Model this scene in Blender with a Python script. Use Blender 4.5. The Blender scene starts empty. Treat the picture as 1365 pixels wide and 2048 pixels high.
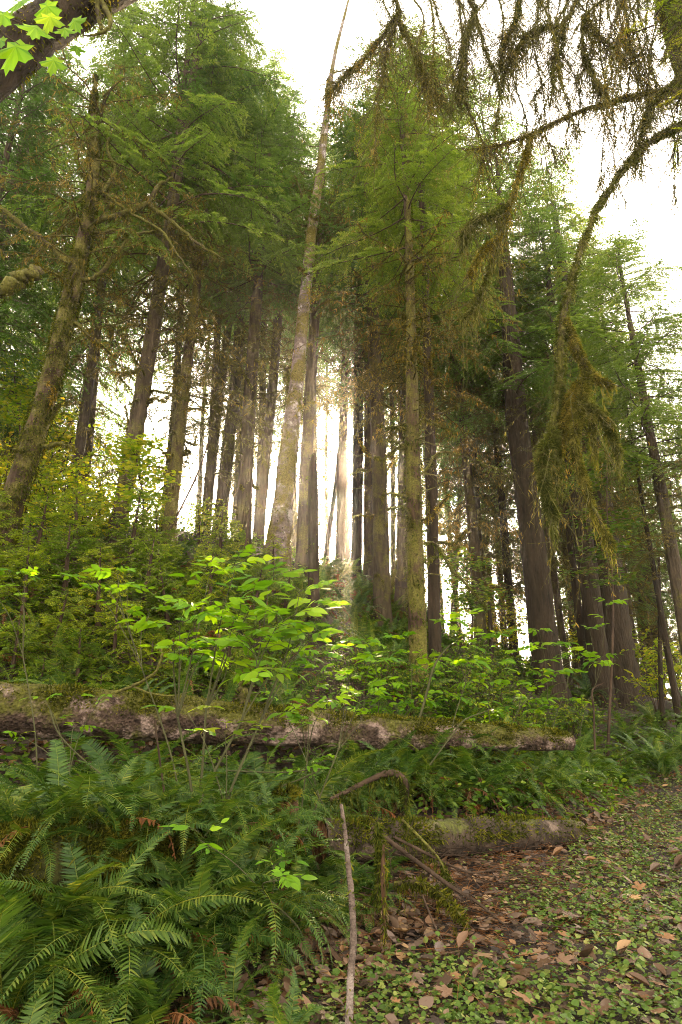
import bpy, math
import numpy as np
from mathutils import Vector, Matrix

R = math.radians
rng = np.random.default_rng(11)
scene = bpy.context.scene
COL = scene.collection
PI = math.pi

# ------------------------------------------------------------------ camera
F = 1200.0                      # focal length in photo pixels (photo 1365 x 2048)
PITCH = R(18.0)
CAM = np.array([0.0, 0.0, 1.3])
cam = bpy.data.cameras.new('camera')
cam.sensor_fit = 'VERTICAL'
cam.sensor_height = 36.0
cam.lens = F / 2048 * 36.0
cam.clip_start = 0.05
cam.clip_end = 3000
co = bpy.data.objects.new('camera', cam)
co.location = CAM
co.rotation_euler = (R(90) + PITCH, 0, 0)
COL.objects.link(co)
scene.camera = co

# ------------------------------------------------------------------ sky, sun, exposure
SUN_EL, SUN_AZ = R(21.0), R(1.1)            # azimuth measured from +Y towards +X
w = bpy.data.worlds.new('World')
scene.world = w
w.use_nodes = True
nt = w.node_tree
bg = nt.nodes['Background']
sky = nt.nodes.new('ShaderNodeTexSky')
sky.sky_type = 'NISHITA'
sky.sun_disc = False
sky.sun_elevation = SUN_EL
sky.sun_rotation = SUN_AZ
sky.dust_density = 2.5
sky.air_density = 1.0
hs = nt.nodes.new('ShaderNodeHueSaturation')     # misty morning air: a paler sky than clear blue
hs.inputs['Saturation'].default_value = .12
nt.links.new(sky.outputs[0], hs.inputs['Color'])
wm = nt.nodes.new('ShaderNodeMix')
wm.data_type = 'RGBA'
wm.blend_type = 'MULTIPLY'
wm.inputs[0].default_value = 1
wm.inputs[7].default_value = (1.13, 1.0, .83, 1)
nt.links.new(hs.outputs[0], wm.inputs[6])
nt.links.new(wm.outputs[2], bg.inputs[0])
bg.inputs[1].default_value = 0.15
sl = bpy.data.lights.new('sun', 'SUN')
sl.energy = 4.3
sl.angle = R(0.55)
sl.color = (1.0, 0.76, 0.46)
so = bpy.data.objects.new('sun', sl)
sd = Vector((math.sin(SUN_AZ) * math.cos(SUN_EL), math.cos(SUN_AZ) * math.cos(SUN_EL), math.sin(SUN_EL)))
so.rotation_euler = sd.to_track_quat('Z', 'Y').to_euler()
so.location = sd * 80
COL.objects.link(so)
scene.view_settings.view_transform = 'Standard'
scene.view_settings.look = 'None'
scene.view_settings.gamma = 1.0
scene.view_settings.exposure = 3.38
scene.render.engine = 'CYCLES'
cy = scene.cycles
cy.max_bounces = 6
cy.diffuse_bounces = 4
cy.glossy_bounces = 2
cy.transmission_bounces = 4
cy.transparent_max_bounces = 6
cy.volume_bounces = 0
cy.use_denoising = True
try:
    cy.denoiser = 'OPENIMAGEDENOISE'
    cy.denoising_input_passes = 'RGB_ALBEDO_NORMAL'
    cy.denoising_prefilter = 'NONE'
except Exception:
    pass
cy.use_adaptive_sampling = True
cy.adaptive_threshold = 0.004
cy.pixel_filter_type = 'BLACKMAN_HARRIS'
cy.filter_width = 1.0
cy.sample_clamp_indirect = 6.0

# ------------------------------------------------------------------ pixel -> world
cp, sp_ = math.cos(PITCH), math.sin(PITCH)
def at(px, py, Y):
    xc, yc = (px - 682.5) / F, (1024 - py) / F
    d = np.array([xc, cp - yc * sp_, sp_ + yc * cp])
    return CAM + d * (Y / d[1])
def depth(p):
    return (p[1] - CAM[1]) * cp + (p[2] - CAM[2]) * sp_
def prad(wpx, p):
    return 0.5 * wpx / F * depth(p)

# ------------------------------------------------------------------ mesh building
def norm(a):
    a = np.asarray(a, float)
    return a / np.maximum(np.linalg.norm(a, axis=-1, keepdims=True), 1e-9)

class MB:
    """collects numpy quads / tris and links them as one mesh"""
    def __init__(s):
        s.v, s.parts, s.n = [], [], 0
    def add(s, V, Fc, mat=0, var=0.5, smooth=True):
        V = np.asarray(V, float).reshape(-1, 3)
        Fc = np.asarray(Fc, int)
        var = np.broadcast_to(np.asarray(var, float), (len(Fc),))
        s.v.append(V)
        s.parts.append((Fc + s.n, mat, var, smooth))
        s.n += len(V)
    def mesh(s, name, mats):
        V = np.concatenate(s.v)
        loops = np.concatenate([p[0].ravel() for p in s.parts])
        tot = np.concatenate([np.full(len(p[0]), p[0].shape[1]) for p in s.parts])
        mi = np.concatenate([np.full(len(p[0]), p[1]) for p in s.parts])
        var = np.concatenate([p[2] for p in s.parts])
        sm = np.concatenate([np.full(len(p[0]), p[3]) for p in s.parts])
        m = bpy.data.meshes.new(name)
        m.vertices.add(len(V))
        m.vertices.foreach_set('co', V.astype(np.float32).ravel())
        m.loops.add(len(loops))
        m.loops.foreach_set('vertex_index', loops.astype(np.int32))
        m.polygons.add(len(tot))
        start = np.concatenate([[0], np.cumsum(tot)[:-1]])
        m.polygons.foreach_set('loop_start', start.astype(np.int32))
        m.polygons.foreach_set('material_index', mi.astype(np.int32))
        m.polygons.foreach_set('use_smooth', sm.astype(bool))
        a = m.attributes.new('var', 'FLOAT', 'FACE')
        a.data.foreach_set('value', var.astype(np.float32))
        for k in mats:
            m.materials.append(k)
        m.update(calc_edges=True)
        return m
    def build(s, name, mats, parent=None):
        return link(name, s.mesh(name, mats), parent)

def link(name, mesh, parent=None):
    o = bpy.data.objects.new(name, mesh)
    COL.objects.link(o)
    if parent is not None:
        o.parent = parent
    return o
def tag(o, label=None, cat=None, group=None, kind=None):
    if label: o['label'] = label
    if cat: o['category'] = cat
    if group: o['group'] = group
    if kind: o['kind'] = kind
    return o
def empty(name, loc, label, cat, group=None):
    o = bpy.data.objects.new(name, None)
    COL.objects.link(o)
    o.location = loc
    return tag(o, label, cat, group)
def child(name, mb, mats, root):
    """mesh given in world coordinates under an unrotated empty"""
    o = mb.build(name, mats, root)
    o.matrix_parent_inverse = Matrix.Translation(root.location).inverted()
    return o

def frames(d, hint):
    """rotation matrices with columns (side, dir, normal)"""
    y = norm(d)
    h = np.broadcast_to(np.asarray(hint, float), y.shape)
    x = np.cross(y, h)
    bad = np.linalg.norm(x, axis=-1) < 1e-4
    if bad.any():
        x[bad] = np.cross(y[bad], np.array([1.0, 0.3, 0.2]))
    x = norm(x)
    z = np.cross(x, y)
    return np.stack([x, y, z], axis=-1)
def stamp(mb, T, pos, d, hint, sx, sy, sz=None, mat=0, var=None, smooth=True):
    """one template at many places"""
    tv, tf = T
    pos = np.asarray(pos, float)
    N = len(pos)
    if N == 0:
        return
    Rm = frames(d, hint)
    sx = np.broadcast_to(np.asarray(sx, float), (N,))
    sy = np.broadcast_to(np.asarray(sy, float), (N,))
    sz = sy if sz is None else np.broadcast_to(np.asarray(sz, float), (N,))
    S = np.stack([sx, sy, sz], axis=-1)
    V = np.einsum('nij,nkj->nki', Rm, tv[None] * S[:, None, :]) + pos[:, None, :]
    k = len(tv)
    Fc = (tf[None] + (np.arange(N) * k)[:, None, None]).reshape(-1, tf.shape[1])
    if var is None:
        var = rng.random(N)
    var = np.repeat(np.broadcast_to(var, (N,)), len(tf))
    mb.add(V.reshape(-1, 3), Fc, mat, var, smooth)

NEEDLE = (np.array([(0, 0, 0), (.5, .45, .02), (0, 1, 0), (-.5, .45, .02)], float), np.array([(0, 1, 2, 3)]))
LEAF6 = (np.array([(0, 0, 0), (-.5, .35, .10), (-.34, .75, .06), (0, 1, -.06), (.34, .75, .06), (.5, .35, .10), (0, .5, 0)], float),
         np.array([(0, 6, 2, 1), (6, 3, 2, 2), (0, 5, 4, 6), (6, 4, 4, 3)]))
LEAF6 = (LEAF6[0][:6], np.array([(0, 3, 2, 1), (0, 5, 4, 3)]))
PINNA = (np.array([(-.32, 0, 0), (.32, 0, 0), (.5, .18, .02), (.38, .6, -.03), (0, 1, -.12), (-.38, .6, -.03), (-.5, .18, .02)], float),
         np.array([(0, 1, 2, 6), (6, 2, 3, 5), (5, 3, 4, 4)]))
PINNA = (np.concatenate([PINNA[0], [(0.02, 1, -.12)]]), np.array([(0, 1, 2, 6), (6, 2, 3, 5), (5, 3, 7, 4)]))
STICK = (np.array([(1, 0, 0), (-.5, 0, .87), (-.5, 0, -.87), (.55, 1, 0), (-.27, 1, .48), (-.27, 1, -.48)], float),
         np.array([(0, 3, 4, 1), (1, 4, 5, 2), (2, 5, 3, 0)]))
BLADE = (np.array([(-.5, 0, 0), (.5, 0, 0), (.3, .6, .06), (0, 1, -.05), (-.3, .6, .06)], float), np.array([(0, 1, 2, 4), (4, 2, 3, 3)]))
BLADE = (np.array([(-.5, 0, 0), (.5, 0, 0), (.35, .6, .06), (.05, 1, -.05), (-.05, 1, -.05), (-.35, .6, .06)], float), np.array([(0, 1, 2, 5), (5, 2, 3, 4)]))
def broad_leaf(n=5, width=.5, cup=.10, droop=.18, tooth=0.0):
    """a leaf of two rows of quads beside its midrib, length 1"""
    t = np.linspace(0, 1, n + 1)
    wd = width * np.sin(PI * np.clip(t, 0, 1) ** .8) ** .85
    wd[0], wd[-1] = .02, .004
    if tooth:
        wd[1:-1:2] *= 1 - tooth
    z = -droop * t ** 2
    L = np.stack([-wd, t, z + cup * wd], 1)
    C = np.stack([0 * t, t, z], 1)
    Q = np.stack([wd, t, z + cup * wd], 1)
    V = np.concatenate([L, C, Q])
    m = n + 1
    f = []
    for i in range(n):
        f += [(i, i + m, i + m + 1, i + 1), (i + m, i + 2 * m, i + 2 * m + 1, i + m + 1)]
    return V, np.array(f)
BROADS = [broad_leaf(5, .23), broad_leaf(5, .21, .16, .34), broad_leaf(5, .25, .04, .05), broad_leaf(5, .2, -.06, .42)]
ROUND = broad_leaf(4, .42, .12, .10)
def dead_leaf_t():
    V, f = broad_leaf(4, .36, .45, -.25)
    return V, f
DEADLEAF = dead_leaf_t()
def lobed_leaf():
    """maple outline with five toothed lobes, a centre and folded lobes"""
    pts = []
    spec = [(-140, .34), (-118, .62), (-92, .42), (-72, .86), (-60, .78), (-48, .80), (-30, .48), (-16, .92), (-8, .86), (0, 1.08),
            (8, .86), (16, .92), (30, .48), (48, .80), (60, .78), (72, .86), (92, .42), (118, .62), (140, .34)]
    for a, r in spec:
        pts.append((math.sin(R(a)) * r * .62, math.cos(R(a)) * r * .62 + .35, -.10 * r * r + (.05 if r > .7 else -.02)))
    V = np.array([(0, .33, .02), (0, .12, 0)] + pts)
    n = len(pts)
    f = [(0, 2 + i, 3 + i) for i in range(n - 1)] + [(0, n + 1, 1), (0, 1, 2)]
    return V, np.array(f)
LOBED = lobed_leaf()

def curve(pts, n):
    """Catmull-Rom through points, n samples"""
    P = np.asarray(pts, float)
    if len(P) < 3:
        t = np.linspace(0, 1, n)[:, None]
        return P[0] * (1 - t) + P[-1] * t
    Q = np.concatenate([[2 * P[0] - P[1]], P, [2 * P[-1] - P[-2]]])
    u = np.linspace(0, len(P) - 1 - 1e-6, n)
    i = u.astype(int)
    t = (u - i)[:, None]
    a, b, c, d = Q[i], Q[i + 1], Q[i + 2], Q[i + 3]
    return .5 * (2 * b + (c - a) * t + (2 * a - 5 * b + 4 * c - d) * t ** 2 + (3 * b - a - 3 * c + d) * t ** 3)
def tube(mb, P, r, seg=6, mat=0, var=.5, rough=0.0, cap=True, lump=None):
    P = np.asarray(P, float)
    n = len(P)
    r = np.broadcast_to(np.asarray(r, float), (n,)).copy()
    T = norm(np.gradient(P, axis=0))
    N = np.zeros_like(P)
    h = np.array([0.13, 1, 0.21]) if abs(T[0][1]) < .8 else np.array([1, .1, .2])
    a = norm(np.cross(T[0], h))
    for i in range(n):
        a = norm(a - T[i] * a.dot(T[i]))
        N[i] = a
    B = np.cross(T, N)
    th = np.arange(seg) / seg * 2 * PI
    rad = np.repeat(r[:, None], seg, 1)
    if rough:
        rad = rad * (1 + rough * rng.normal(size=rad.shape))
    if lump is not None:
        rad = rad * lump
    V = P[:, None] + rad[..., None] * (np.cos(th)[None, :, None] * N[:, None] + np.sin(th)[None, :, None] * B[:, None])
    i = np.arange(n - 1)[:, None] * seg
    j = np.arange(seg)[None]
    k = (j + 1) % seg
    Fc = np.stack([i + j, i + k, i + seg + k, i + seg + j], -1).reshape(-1, 4)
    mb.add(V.reshape(-1, 3), Fc, mat, var)
    if cap:
        mb.add(np.concatenate([V[-1], P[-1:] + T[-1:] * r[-1] * .3]), np.array([(q, (q + 1) % seg, seg) for q in range(seg)]), mat, var)
        mb.add(np.concatenate([V[0], P[:1] - T[:1] * r[0] * .3]), np.array([((q + 1) % seg, q, seg) for q in range(seg)]), mat, var)
    return N, B

def randdir(n):
    return norm(rng.normal(size=(n, 3)))
def clump(p, f=1.0):
    """smooth 3-D pattern, about -1 to 1, that gathers moss into cushions"""
    q = p * f
    return .5 * (np.sin(q[:, 0] * 9.1 + 3 * np.sin(q[:, 2] * 2.3)) * np.cos(q[:, 2] * 5.3 + 2 * np.sin(q[:, 1] * 4.1)) + np.sin(q[:, 1] * 11.7 + q[:, 2] * 3.7) * np.cos(q[:, 0] * 4.3 - q[:, 2] * 7.9))
def moss(mb, P, r, n, length=.05, width=.012, hang=.5, top=0.0, mat=0, spread=.5, thr=-.15):
    """n small blades over a tube's surface; hang pulls them down, top keeps only the upper side"""
    P = np.asarray(P, float)
    r = np.broadcast_to(np.asarray(r, float), (len(P),))
    sl_ = np.linalg.norm(np.diff(P, axis=0), axis=1)
    c = np.concatenate([[0], np.cumsum(sl_)])
    u = rng.random(n) * c[-1]
    pos = np.stack([np.interp(u, c, P[:, k]) for k in range(3)], 1)
    rr = np.interp(u, c, r)
    i = np.clip(np.searchsorted(c, u) - 1, 0, len(P) - 2)
    T = norm(P[i + 1] - P[i])
    o = randdir(n)
    if top:
        o[:, 2] = np.abs(o[:, 2]) * top + o[:, 2] * (1 - top)
    o = norm(o - T * (o * T).sum(1, keepdims=True))
    pos = pos + o * rr[:, None] * .95
    cl = clump(pos)
    k = cl + .25 * rng.normal(size=n) > thr
    pos, o, cl = pos[k], o[k], cl[k]
    n = len(pos)
    d = o * .8 + np.array([0, 0, -hang]) + randdir(n) * spread
    vr = np.clip(.35 + .45 * clump(pos, 3.1) + .3 * rng.normal(size=n), 0, 1)
    stamp(mb, BLADE, pos, d, o + randdir(n) * .8, width * (.6 + .8 * rng.random(n)), length * (.4 + .6 * rng.random(n) + .9 * np.clip(cl, 0, 1)), mat=mat, var=vr)
def beards(mb, P, n, length=.25, width=.014, mat=0, r=0.02):
    """hanging strands made of chains of blades"""
    P = np.asarray(P, float)
    u = rng.random(n) * (len(P) - 1)
    i = u.astype(int)
    base = P[i] + (P[i + 1] - P[i]) * (u - i)[:, None] + rng.normal(size=(n, 3)) * r * .5
    L = length * (.3 + rng.random(n) ** 2 * 1.2)
    m = 5
    for k in range(m):
        for q in range(3):
            pos = base + np.stack([rng.normal(size=n) * .006, rng.normal(size=n) * .006, -L * (k + q / 3) / m], 1)
            d = np.stack([rng.normal(size=n) * .35, rng.normal(size=n) * .35, -np.ones(n)], 1)
            stamp(mb, BLADE, pos, d, randdir(n), width * .6 * (1.3 - k / m) * (.6 + .7 * rng.random(n)), L / m * 1.2, mat=mat)

# ------------------------------------------------------------------ materials
def new_mat(name):
    m = bpy.data.materials.new(name)
    m.use_nodes = True
    t = m.node_tree
    return m, t, t.nodes['Principled BSDF'], t.nodes['Material Output']
def ramp(t, stops, fac=None):
    n = t.nodes.new('ShaderNodeValToRGB')
    e = n.color_ramp.elements
    while len(e) < len(stops):
        e.new(.5)
    for k, (p, c) in enumerate(stops):
        e[k].position = p
        e[k].color = (*c, 1)
    if fac is not None:
        t.links.new(fac, n.inputs[0])
    return n
def leaf_mat(name, stops, trans=.45, rough=.5, spec=.35, tint=(1.25, 1.3, .6), tw=1.0):
    m, t, b, out = new_mat(name)
    at_ = t.nodes.new('ShaderNodeAttribute')
    at_.attribute_name = 'var'
    r = ramp(t, stops, at_.outputs['Fac'])
    t.links.new(r.outputs[0], b.inputs['Base Color'])
    oi = t.nodes.new('ShaderNodeObjectInfo')
    ov = ramp(t, [(0, (.62, .72, .72)), (.45, (1, 1, 1)), (.85, (1.3, 1.15, .95)), (1, (1.7, 1.3, .9))], oi.outputs['Random'])
    om = t.nodes.new('ShaderNodeMix')
    om.data_type = 'RGBA'
    om.blend_type = 'MULTIPLY'
    om.inputs[0].default_value = 1
    t.links.new(r.outputs[0], om.inputs[6])
    t.links.new(ov.outputs[0], om.inputs[7])
    r = om
    rout = om.outputs[2]
    t.links.new(rout, b.inputs['Base Color'])
    b.inputs['Roughness'].default_value = rough
    b.inputs['Specular IOR Level'].default_value = spec
    mx = t.nodes.new('ShaderNodeMix')
    mx.data_type = 'RGBA'
    mx.blend_type = 'MULTIPLY'
    mx.inputs[0].default_value = 1
    t.links.new(rout, mx.inputs[6])
    mx.inputs[7].default_value = (*tint, 1)
    tr = t.nodes.new('ShaderNodeBsdfTranslucent')
    t.links.new(mx.outputs[2], tr.inputs[0])
    ms = t.nodes.new('ShaderNodeMixShader')
    ms.inputs[0].default_value = trans
    t.links.new(b.outputs[0], ms.inputs[1])
    t.links.new(tr.outputs[0], ms.inputs[2])
    t.links.new(ms.outputs[0], out.inputs[0])
    return m
def bark_mat(name, dark, light, patch=None, moss_c=None, moss_amt=.45, patch_amt=.55, stretch=.18, scale=9, bump=.6, up=0.0, spec=.2):
    m, t, b, out = new_mat(name)
    tc = t.nodes.new('ShaderNodeTexCoord')
    mp = t.nodes.new('ShaderNodeMapping')
    mp.inputs['Scale'].default_value = (1, 1, stretch)
    t.links.new(tc.outputs['Object'], mp.inputs[0])
    n1 = t.nodes.new('ShaderNodeTexNoise')
    n1.inputs['Scale'].default_value = scale
    n1.inputs['Detail'].default_value = 8
    n1.inputs['Roughness'].default_value = .7
    t.links.new(mp.outputs[0], n1.inputs[0])
    v1 = t.nodes.new('ShaderNodeTexVoronoi')
    v1.inputs['Scale'].default_value = scale * 2.6
    t.links.new(mp.outputs[0], v1.inputs[0])
    r1 = ramp(t, [(.32, dark), (.68, light)], n1.outputs[0])
    col = r1.outputs[0]
    def mix(fac, a, c2):
        q = t.nodes.new('ShaderNodeMix')
        q.data_type = 'RGBA'
        t.links.new(fac, q.inputs[0])
        t.links.new(a, q.inputs[6])
        if isinstance(c2, tuple):
            q.inputs[7].default_value = (*c2, 1)
        else:
            t.links.new(c2, q.inputs[7])
        return q.outputs[2]
    if patch:
        n2 = t.nodes.new('ShaderNodeTexNoise')
        n2.inputs['Scale'].default_value = 3.2
        n2.inputs['Detail'].default_value = 6
        n2.inputs['Roughness'].default_value = .65
        t.links.new(tc.outputs['Object'], n2.inputs[0])
        r2 = ramp(t, [(patch_amt - .04, (0, 0, 0)), (patch_amt + .05, (1, 1, 1))], n2.outputs[0])
        col = mix(r2.outputs[0], col, patch)
    if moss_c:
        n3 = t.nodes.new('ShaderNodeTexNoise')
        n3.inputs['Scale'].default_value = 2.1
        n3.inputs['Detail'].default_value = 9
        n3.inputs['Roughness'].default_value = .75
        mp3 = t.nodes.new('ShaderNodeMapping')
        mp3.inputs['Location'].default_value = (3.1, 1.7, 5.2)
        t.links.new(tc.outputs['Object'], mp3.inputs[0])
        t.links.new(mp3.outputs[0], n3.inputs[0])
        fac = n3.outputs[0]
        if up:
            g = t.nodes.new('ShaderNodeNewGeometry')
            sx = t.nodes.new('ShaderNodeSeparateXYZ')
            t.links.new(g.outputs['Normal'], sx.inputs[0])
            ma = t.nodes.new('ShaderNodeMath')
            ma.operation = 'MULTIPLY_ADD'
            t.links.new(sx.outputs[2], ma.inputs[0])
            ma.inputs[1].default_value = up
            t.links.new(n3.outputs[0], ma.inputs[2])
            fac = ma.outputs[0]
        r3 = ramp(t, [(1 - moss_amt - .05, (0, 0, 0)), (1 - moss_amt + .06, (1, 1, 1))], fac)
        n4 = t.nodes.new('ShaderNodeTexNoise')
        n4.inputs['Scale'].default_value = 38
        n4.inputs['Detail'].default_value = 5
        t.links.new(tc.outputs['Object'], n4.inputs[0])
        r4 = ramp(t, [(.3, tuple(c * .45 for c in moss_c)), (.7, tuple(c * 1.35 for c in moss_c))], n4.outputs[0])
        col = mix(r3.outputs[0], col, r4.outputs[0])
    t.links.new(col, b.inputs['Base Color'])
    b.inputs['Roughness'].default_value = .88
    b.inputs['Specular IOR Level'].default_value = spec
    bu = t.nodes.new('ShaderNodeBump')
    bu.inputs['Strength'].default_value = bump
    bu.inputs['Distance'].default_value = .05
    ad = t.nodes.new('ShaderNodeMath')
    ad.operation = 'MULTIPLY_ADD'
    t.links.new(v1.outputs[0], ad.inputs[0])
    ad.inputs[1].default_value = .6
    t.links.new(n1.outputs[0], ad.inputs[2])
    t.links.new(ad.outputs[0], bu.inputs['Height'])
    t.links.new(bu.outputs[0], b.inputs['Normal'])
    return m

M = {}
M['needles'] = leaf_mat('spruce_needles', [(0, (.050, .095, .020)), (.5, (.105, .17, .035)), (1, (.20, .26, .06))], .5, .55, .15, (1.2, 1.35, .55))
M['needles_bright'] = leaf_mat('hemlock_needles', [(0, (.06, .12, .014)), (.5, (.16, .25, .022)), (1, (.30, .34, .035))], .55, .5, .12, (1.35, 1.35, .45))  # green raised so saplings the sun misses look sunlit
M['needles_grey'] = leaf_mat('old_needles', [(0, (.035, .045, .015)), (.6, (.065, .08, .025)), (1, (.10, .095, .035))], .4, .6, .2, (1.25, 1.15, .6))
M['lichen'] = leaf_mat('lichen_and_moss', [(0, (.09, .085, .02)), (.5, (.13, .12, .030)), (1, (.20, .165, .055))], .45, .8, .05, (1.3, 1.15, .45))
M['lichen_near'] = leaf_mat('hanging_moss', [(0, (.06, .058, .018)), (.5, (.15, .14, .045)), (1, (.26, .23, .085))], .55, .8, .04, (1.4, 1.25, .55))
M['moss_near'] = leaf_mat('golden_moss', [(0, (.040, .048, .012)), (.5, (.105, .112, .030)), (1, (.22, .21, .07))], .52, .8, .04, (1.3, 1.32, .5))
M['moss_far'] = leaf_mat('branch_moss', [(0, (.04, .042, .009)), (.5, (.11, .105, .02)), (1, (.24, .20, .05))], .55, .8, .04, (1.4, 1.3, .45))
M['moss'] = leaf_mat('moss_blades', [(0, (.022, .030, .006)), (.45, (.062, .078, .012)), (1, (.16, .16, .026))], .5, .8, .04, (1.4, 1.38, .38))
M['fern'] = leaf_mat('fern_green', [(0, (.018, .045, .009)), (.5, (.058, .118, .018)), (1, (.18, .22, .036))], .36, .45, .26, (1.5, 1.4, .35))
M['fern_dead'] = leaf_mat('fern_brown', [(0, (.07, .032, .014)), (.5, (.15, .072, .03)), (1, (.24, .13, .055))], .35, .7, .2, (1.3, 1.0, .6))
M['leaf'] = leaf_mat('elder_leaf', [(0, (.06, .16, .015)), (.55, (.15, .31, .02)), (.9, (.20, .34, .025)), (1, (.42, .38, .03))], .5, .55, .14, (1.7, 1.5, .25))
M['leaf_mid'] = leaf_mat('bush_leaf', [(0, (.04, .095, .014)), (.6, (.10, .19, .022)), (1, (.22, .27, .03))], .5, .5, .15, (1.45, 1.35, .35))
M['leaf_yellow'] = leaf_mat('sunlit_yellow_leaf', [(0, (.12, .22, .015)), (.6, (.25, .33, .02)), (1, (.45, .40, .03))], .62, .5, .15, (1.4, 1.4, .3))  # yellow leaf colour, brightened to stand in for sunlight on the bank
M['maple'] = leaf_mat('maple_leaf', [(0, (.07, .19, .010)), (1, (.17, .31, .018))], .5, .5, .12, (1.35, 1.3, .2))
M['cover'] = leaf_mat('ground_cover_leaf', [(0, (.028, .065, .009)), (.5, (.092, .155, .022)), (.85, (.19, .225, .05)), (1, (.26, .25, .07))], .3, .5, .22, (1.3, 1.3, .45))
M['litter'] = leaf_mat('dead_leaf', [(0, (.035, .024, .018)), (.3, (.11, .06, .03)), (.5, (.16, .11, .08)), (.7, (.25, .125, .05)), (.85, (.12, .085, .07)), (1, (.38, .23, .10))], .18, .6, .35, (1.2, 1, .7))
M['twig'] = bark_mat('twig_bark', (.025, .016, .010), (.075, .048, .030), scale=14, bump=.3)
M['twig_moss'] = bark_mat('mossy_twig_bark', (.022, .015, .009), (.07, .05, .025), moss_c=(.10, .095, .018), moss_amt=.55, scale=14, bump=.3)
M['stem'] = bark_mat('green_stem', (.035, .035, .016), (.085, .085, .035), scale=14, bump=.2)
M['stick'] = bark_mat('pale_stick_bark', (.05, .035, .026), (.19, .14, .11), patch=(.28, .225, .19), patch_amt=.58, stretch=1.6, scale=22, bump=.8)
M['bark'] = bark_mat('spruce_bark', (.020, .015, .009), (.088, .064, .037), moss_c=(.095, .088, .02), moss_amt=.45, scale=9, bump=.9)
M['bark_red'] = bark_mat('dark_spruce_bark', (.012, .009, .005), (.050, .034, .019), moss_c=(.03, .033, .011), moss_amt=.36, scale=9, bump=.9)
M['bark_moss'] = bark_mat('mossy_bark', (.022, .014, .009), (.095, .058, .034), moss_c=(.11, .10, .02), moss_amt=.53, scale=8, bump=.9)
M['bark_pale'] = bark_mat('alder_bark', (.06, .045, .038), (.22, .17, .15), patch=(.36, .32, .31), patch_amt=.58, moss_c=(.13, .11, .022), moss_amt=.52, stretch=1.3, scale=7)
M['log'] = bark_mat('fallen_log_bark', (.018, .011, .008), (.135, .088, .064), patch=(.36, .26, .22), patch_amt=.55, moss_c=(.10, .098, .016), moss_amt=.49, stretch=1.0, scale=11, up=.12, bump=1.2)
M['log_dark'] = bark_mat('old_log_bark', (.012, .009, .006), (.075, .052, .036), patch=(.17, .125, .095), patch_amt=.6, moss_c=(.09, .10, .018), moss_amt=.34, stretch=.8, scale=7, up=.12, bump=.8)
M['log_moss'] = bark_mat('moss_log_bark', (.05, .035, .02), (.13, .08, .04), moss_c=(.035, .037, .007), moss_amt=.58, stretch=.6, scale=6, up=.2, bump=.6)
M['cut_wood'] = bark_mat('rotten_cut_wood', (.035, .018, .009), (.20, .095, .035), patch=(.10, .055, .03), patch_amt=.5, moss_c=(.07, .065, .014), moss_amt=.42, stretch=.12, scale=16, bump=1.0)

def soil_mat():
    m, t, b, out = new_mat('forest_soil')
    tc = t.nodes.new('ShaderNodeTexCoord')
    n = t.nodes.new('ShaderNodeTexNoise')
    n.inputs['Scale'].default_value = 3.5
    n.inputs['Detail'].default_value = 10
    n.inputs['Roughness'].default_value = .75
    t.links.new(tc.outputs['Object'], n.inputs[0])
    r = ramp(t, [(.3, (.014, .009, .006)), (.55, (.042, .026, .015)), (.75, (.05, .046, .016))], n.outputs[0])
    t.links.new(r.outputs[0], b.inputs['Base Color'])
    b.inputs['Roughness'].default_value = .95
    n2 = t.nodes.new('ShaderNodeTexNoise')
    n2.inputs['Scale'].default_value = 28
    n2.inputs['Detail'].default_value = 6
    t.links.new(tc.outputs['Object'], n2.inputs[0])
    bu = t.nodes.new('ShaderNodeBump')
    bu.inputs['Strength'].default_value = .8
    bu.inputs['Distance'].default_value = .04
    t.links.new(n2.outputs[0], bu.inputs['Height'])
    t.links.new(bu.outputs[0], b.inputs['Normal'])
    return m
M['soil'] = soil_mat()

# ------------------------------------------------------------------ terrain
def P_(px, py, Y, dz=0.0):
    p = at(px, py, Y)
    return (p[0], p[1], p[2] + dz)
ctrl = [(0, 0, 0), (2, 2, 0), (-2, 0, 0), (4, 4, 0), (1, 4, 0), (2, 5.6, 0), (4, 8, .05), (6, 6, .12), (6, 10, .35), (3.6, 9, .10), (8, 8, .5),
        (-2, 3, .0), (-4, 2, .25), (-2.4, 4.4, .12), (-4, 4.6, .5), (0, 5.2, .05), (0, 6.6, .35), (-3.4, 5.8, .55), (-5.2, 6, 1.2), (1.8, 7.4, .2),
        (1.0, 9, .95), (3, 12, .5), (0, -6, 0), (-6, -3, 1), (6, -4, 0),
        P_(840, 1400, 10), P_(765, 1255, 15), P_(628, 1250, 11), P_(487, 1110, 14), P_(40, 1130, 10), P_(240, 1110, 12), P_(700, 1160, 20),
        P_(345, 1110, 13), P_(1095, 1390, 16), P_(1250, 1410, 17), P_(1345, 1400, 20), P_(1000, 1345, 25), P_(-200, 1020, 14), P_(300, 1070, 22),
        P_(-300, 960, 24), P_(1700, 1400, 20), (0, 45, 3.0), (20, 45, 1), (-25, 45, 9), (45, 40, 1), (-45, 20, 15), (45, 10, 1), (-40, -15, 7),
        (40, -25, 0), (0, -30, 0), (0, 80, 0), (60, 80, 0), (-70, 80, 2), (80, 0, 0), (-80, -10, 6)]
ctrl = np.array(ctrl, float)
def tps_fit(C):
    n = len(C)
    d2 = ((C[:, None, :2] - C[None, :, :2]) ** 2).sum(-1)
    K = np.where(d2 > 0, .5 * d2 * np.log(np.maximum(d2, 1e-12)), 0) + np.eye(n) * .6
    Pm = np.concatenate([np.ones((n, 1)), C[:, :2]], 1)
    A = np.block([[K, Pm], [Pm.T, np.zeros((3, 3))]])
    return np.linalg.solve(A, np.concatenate([C[:, 2], np.zeros(3)]))
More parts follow.
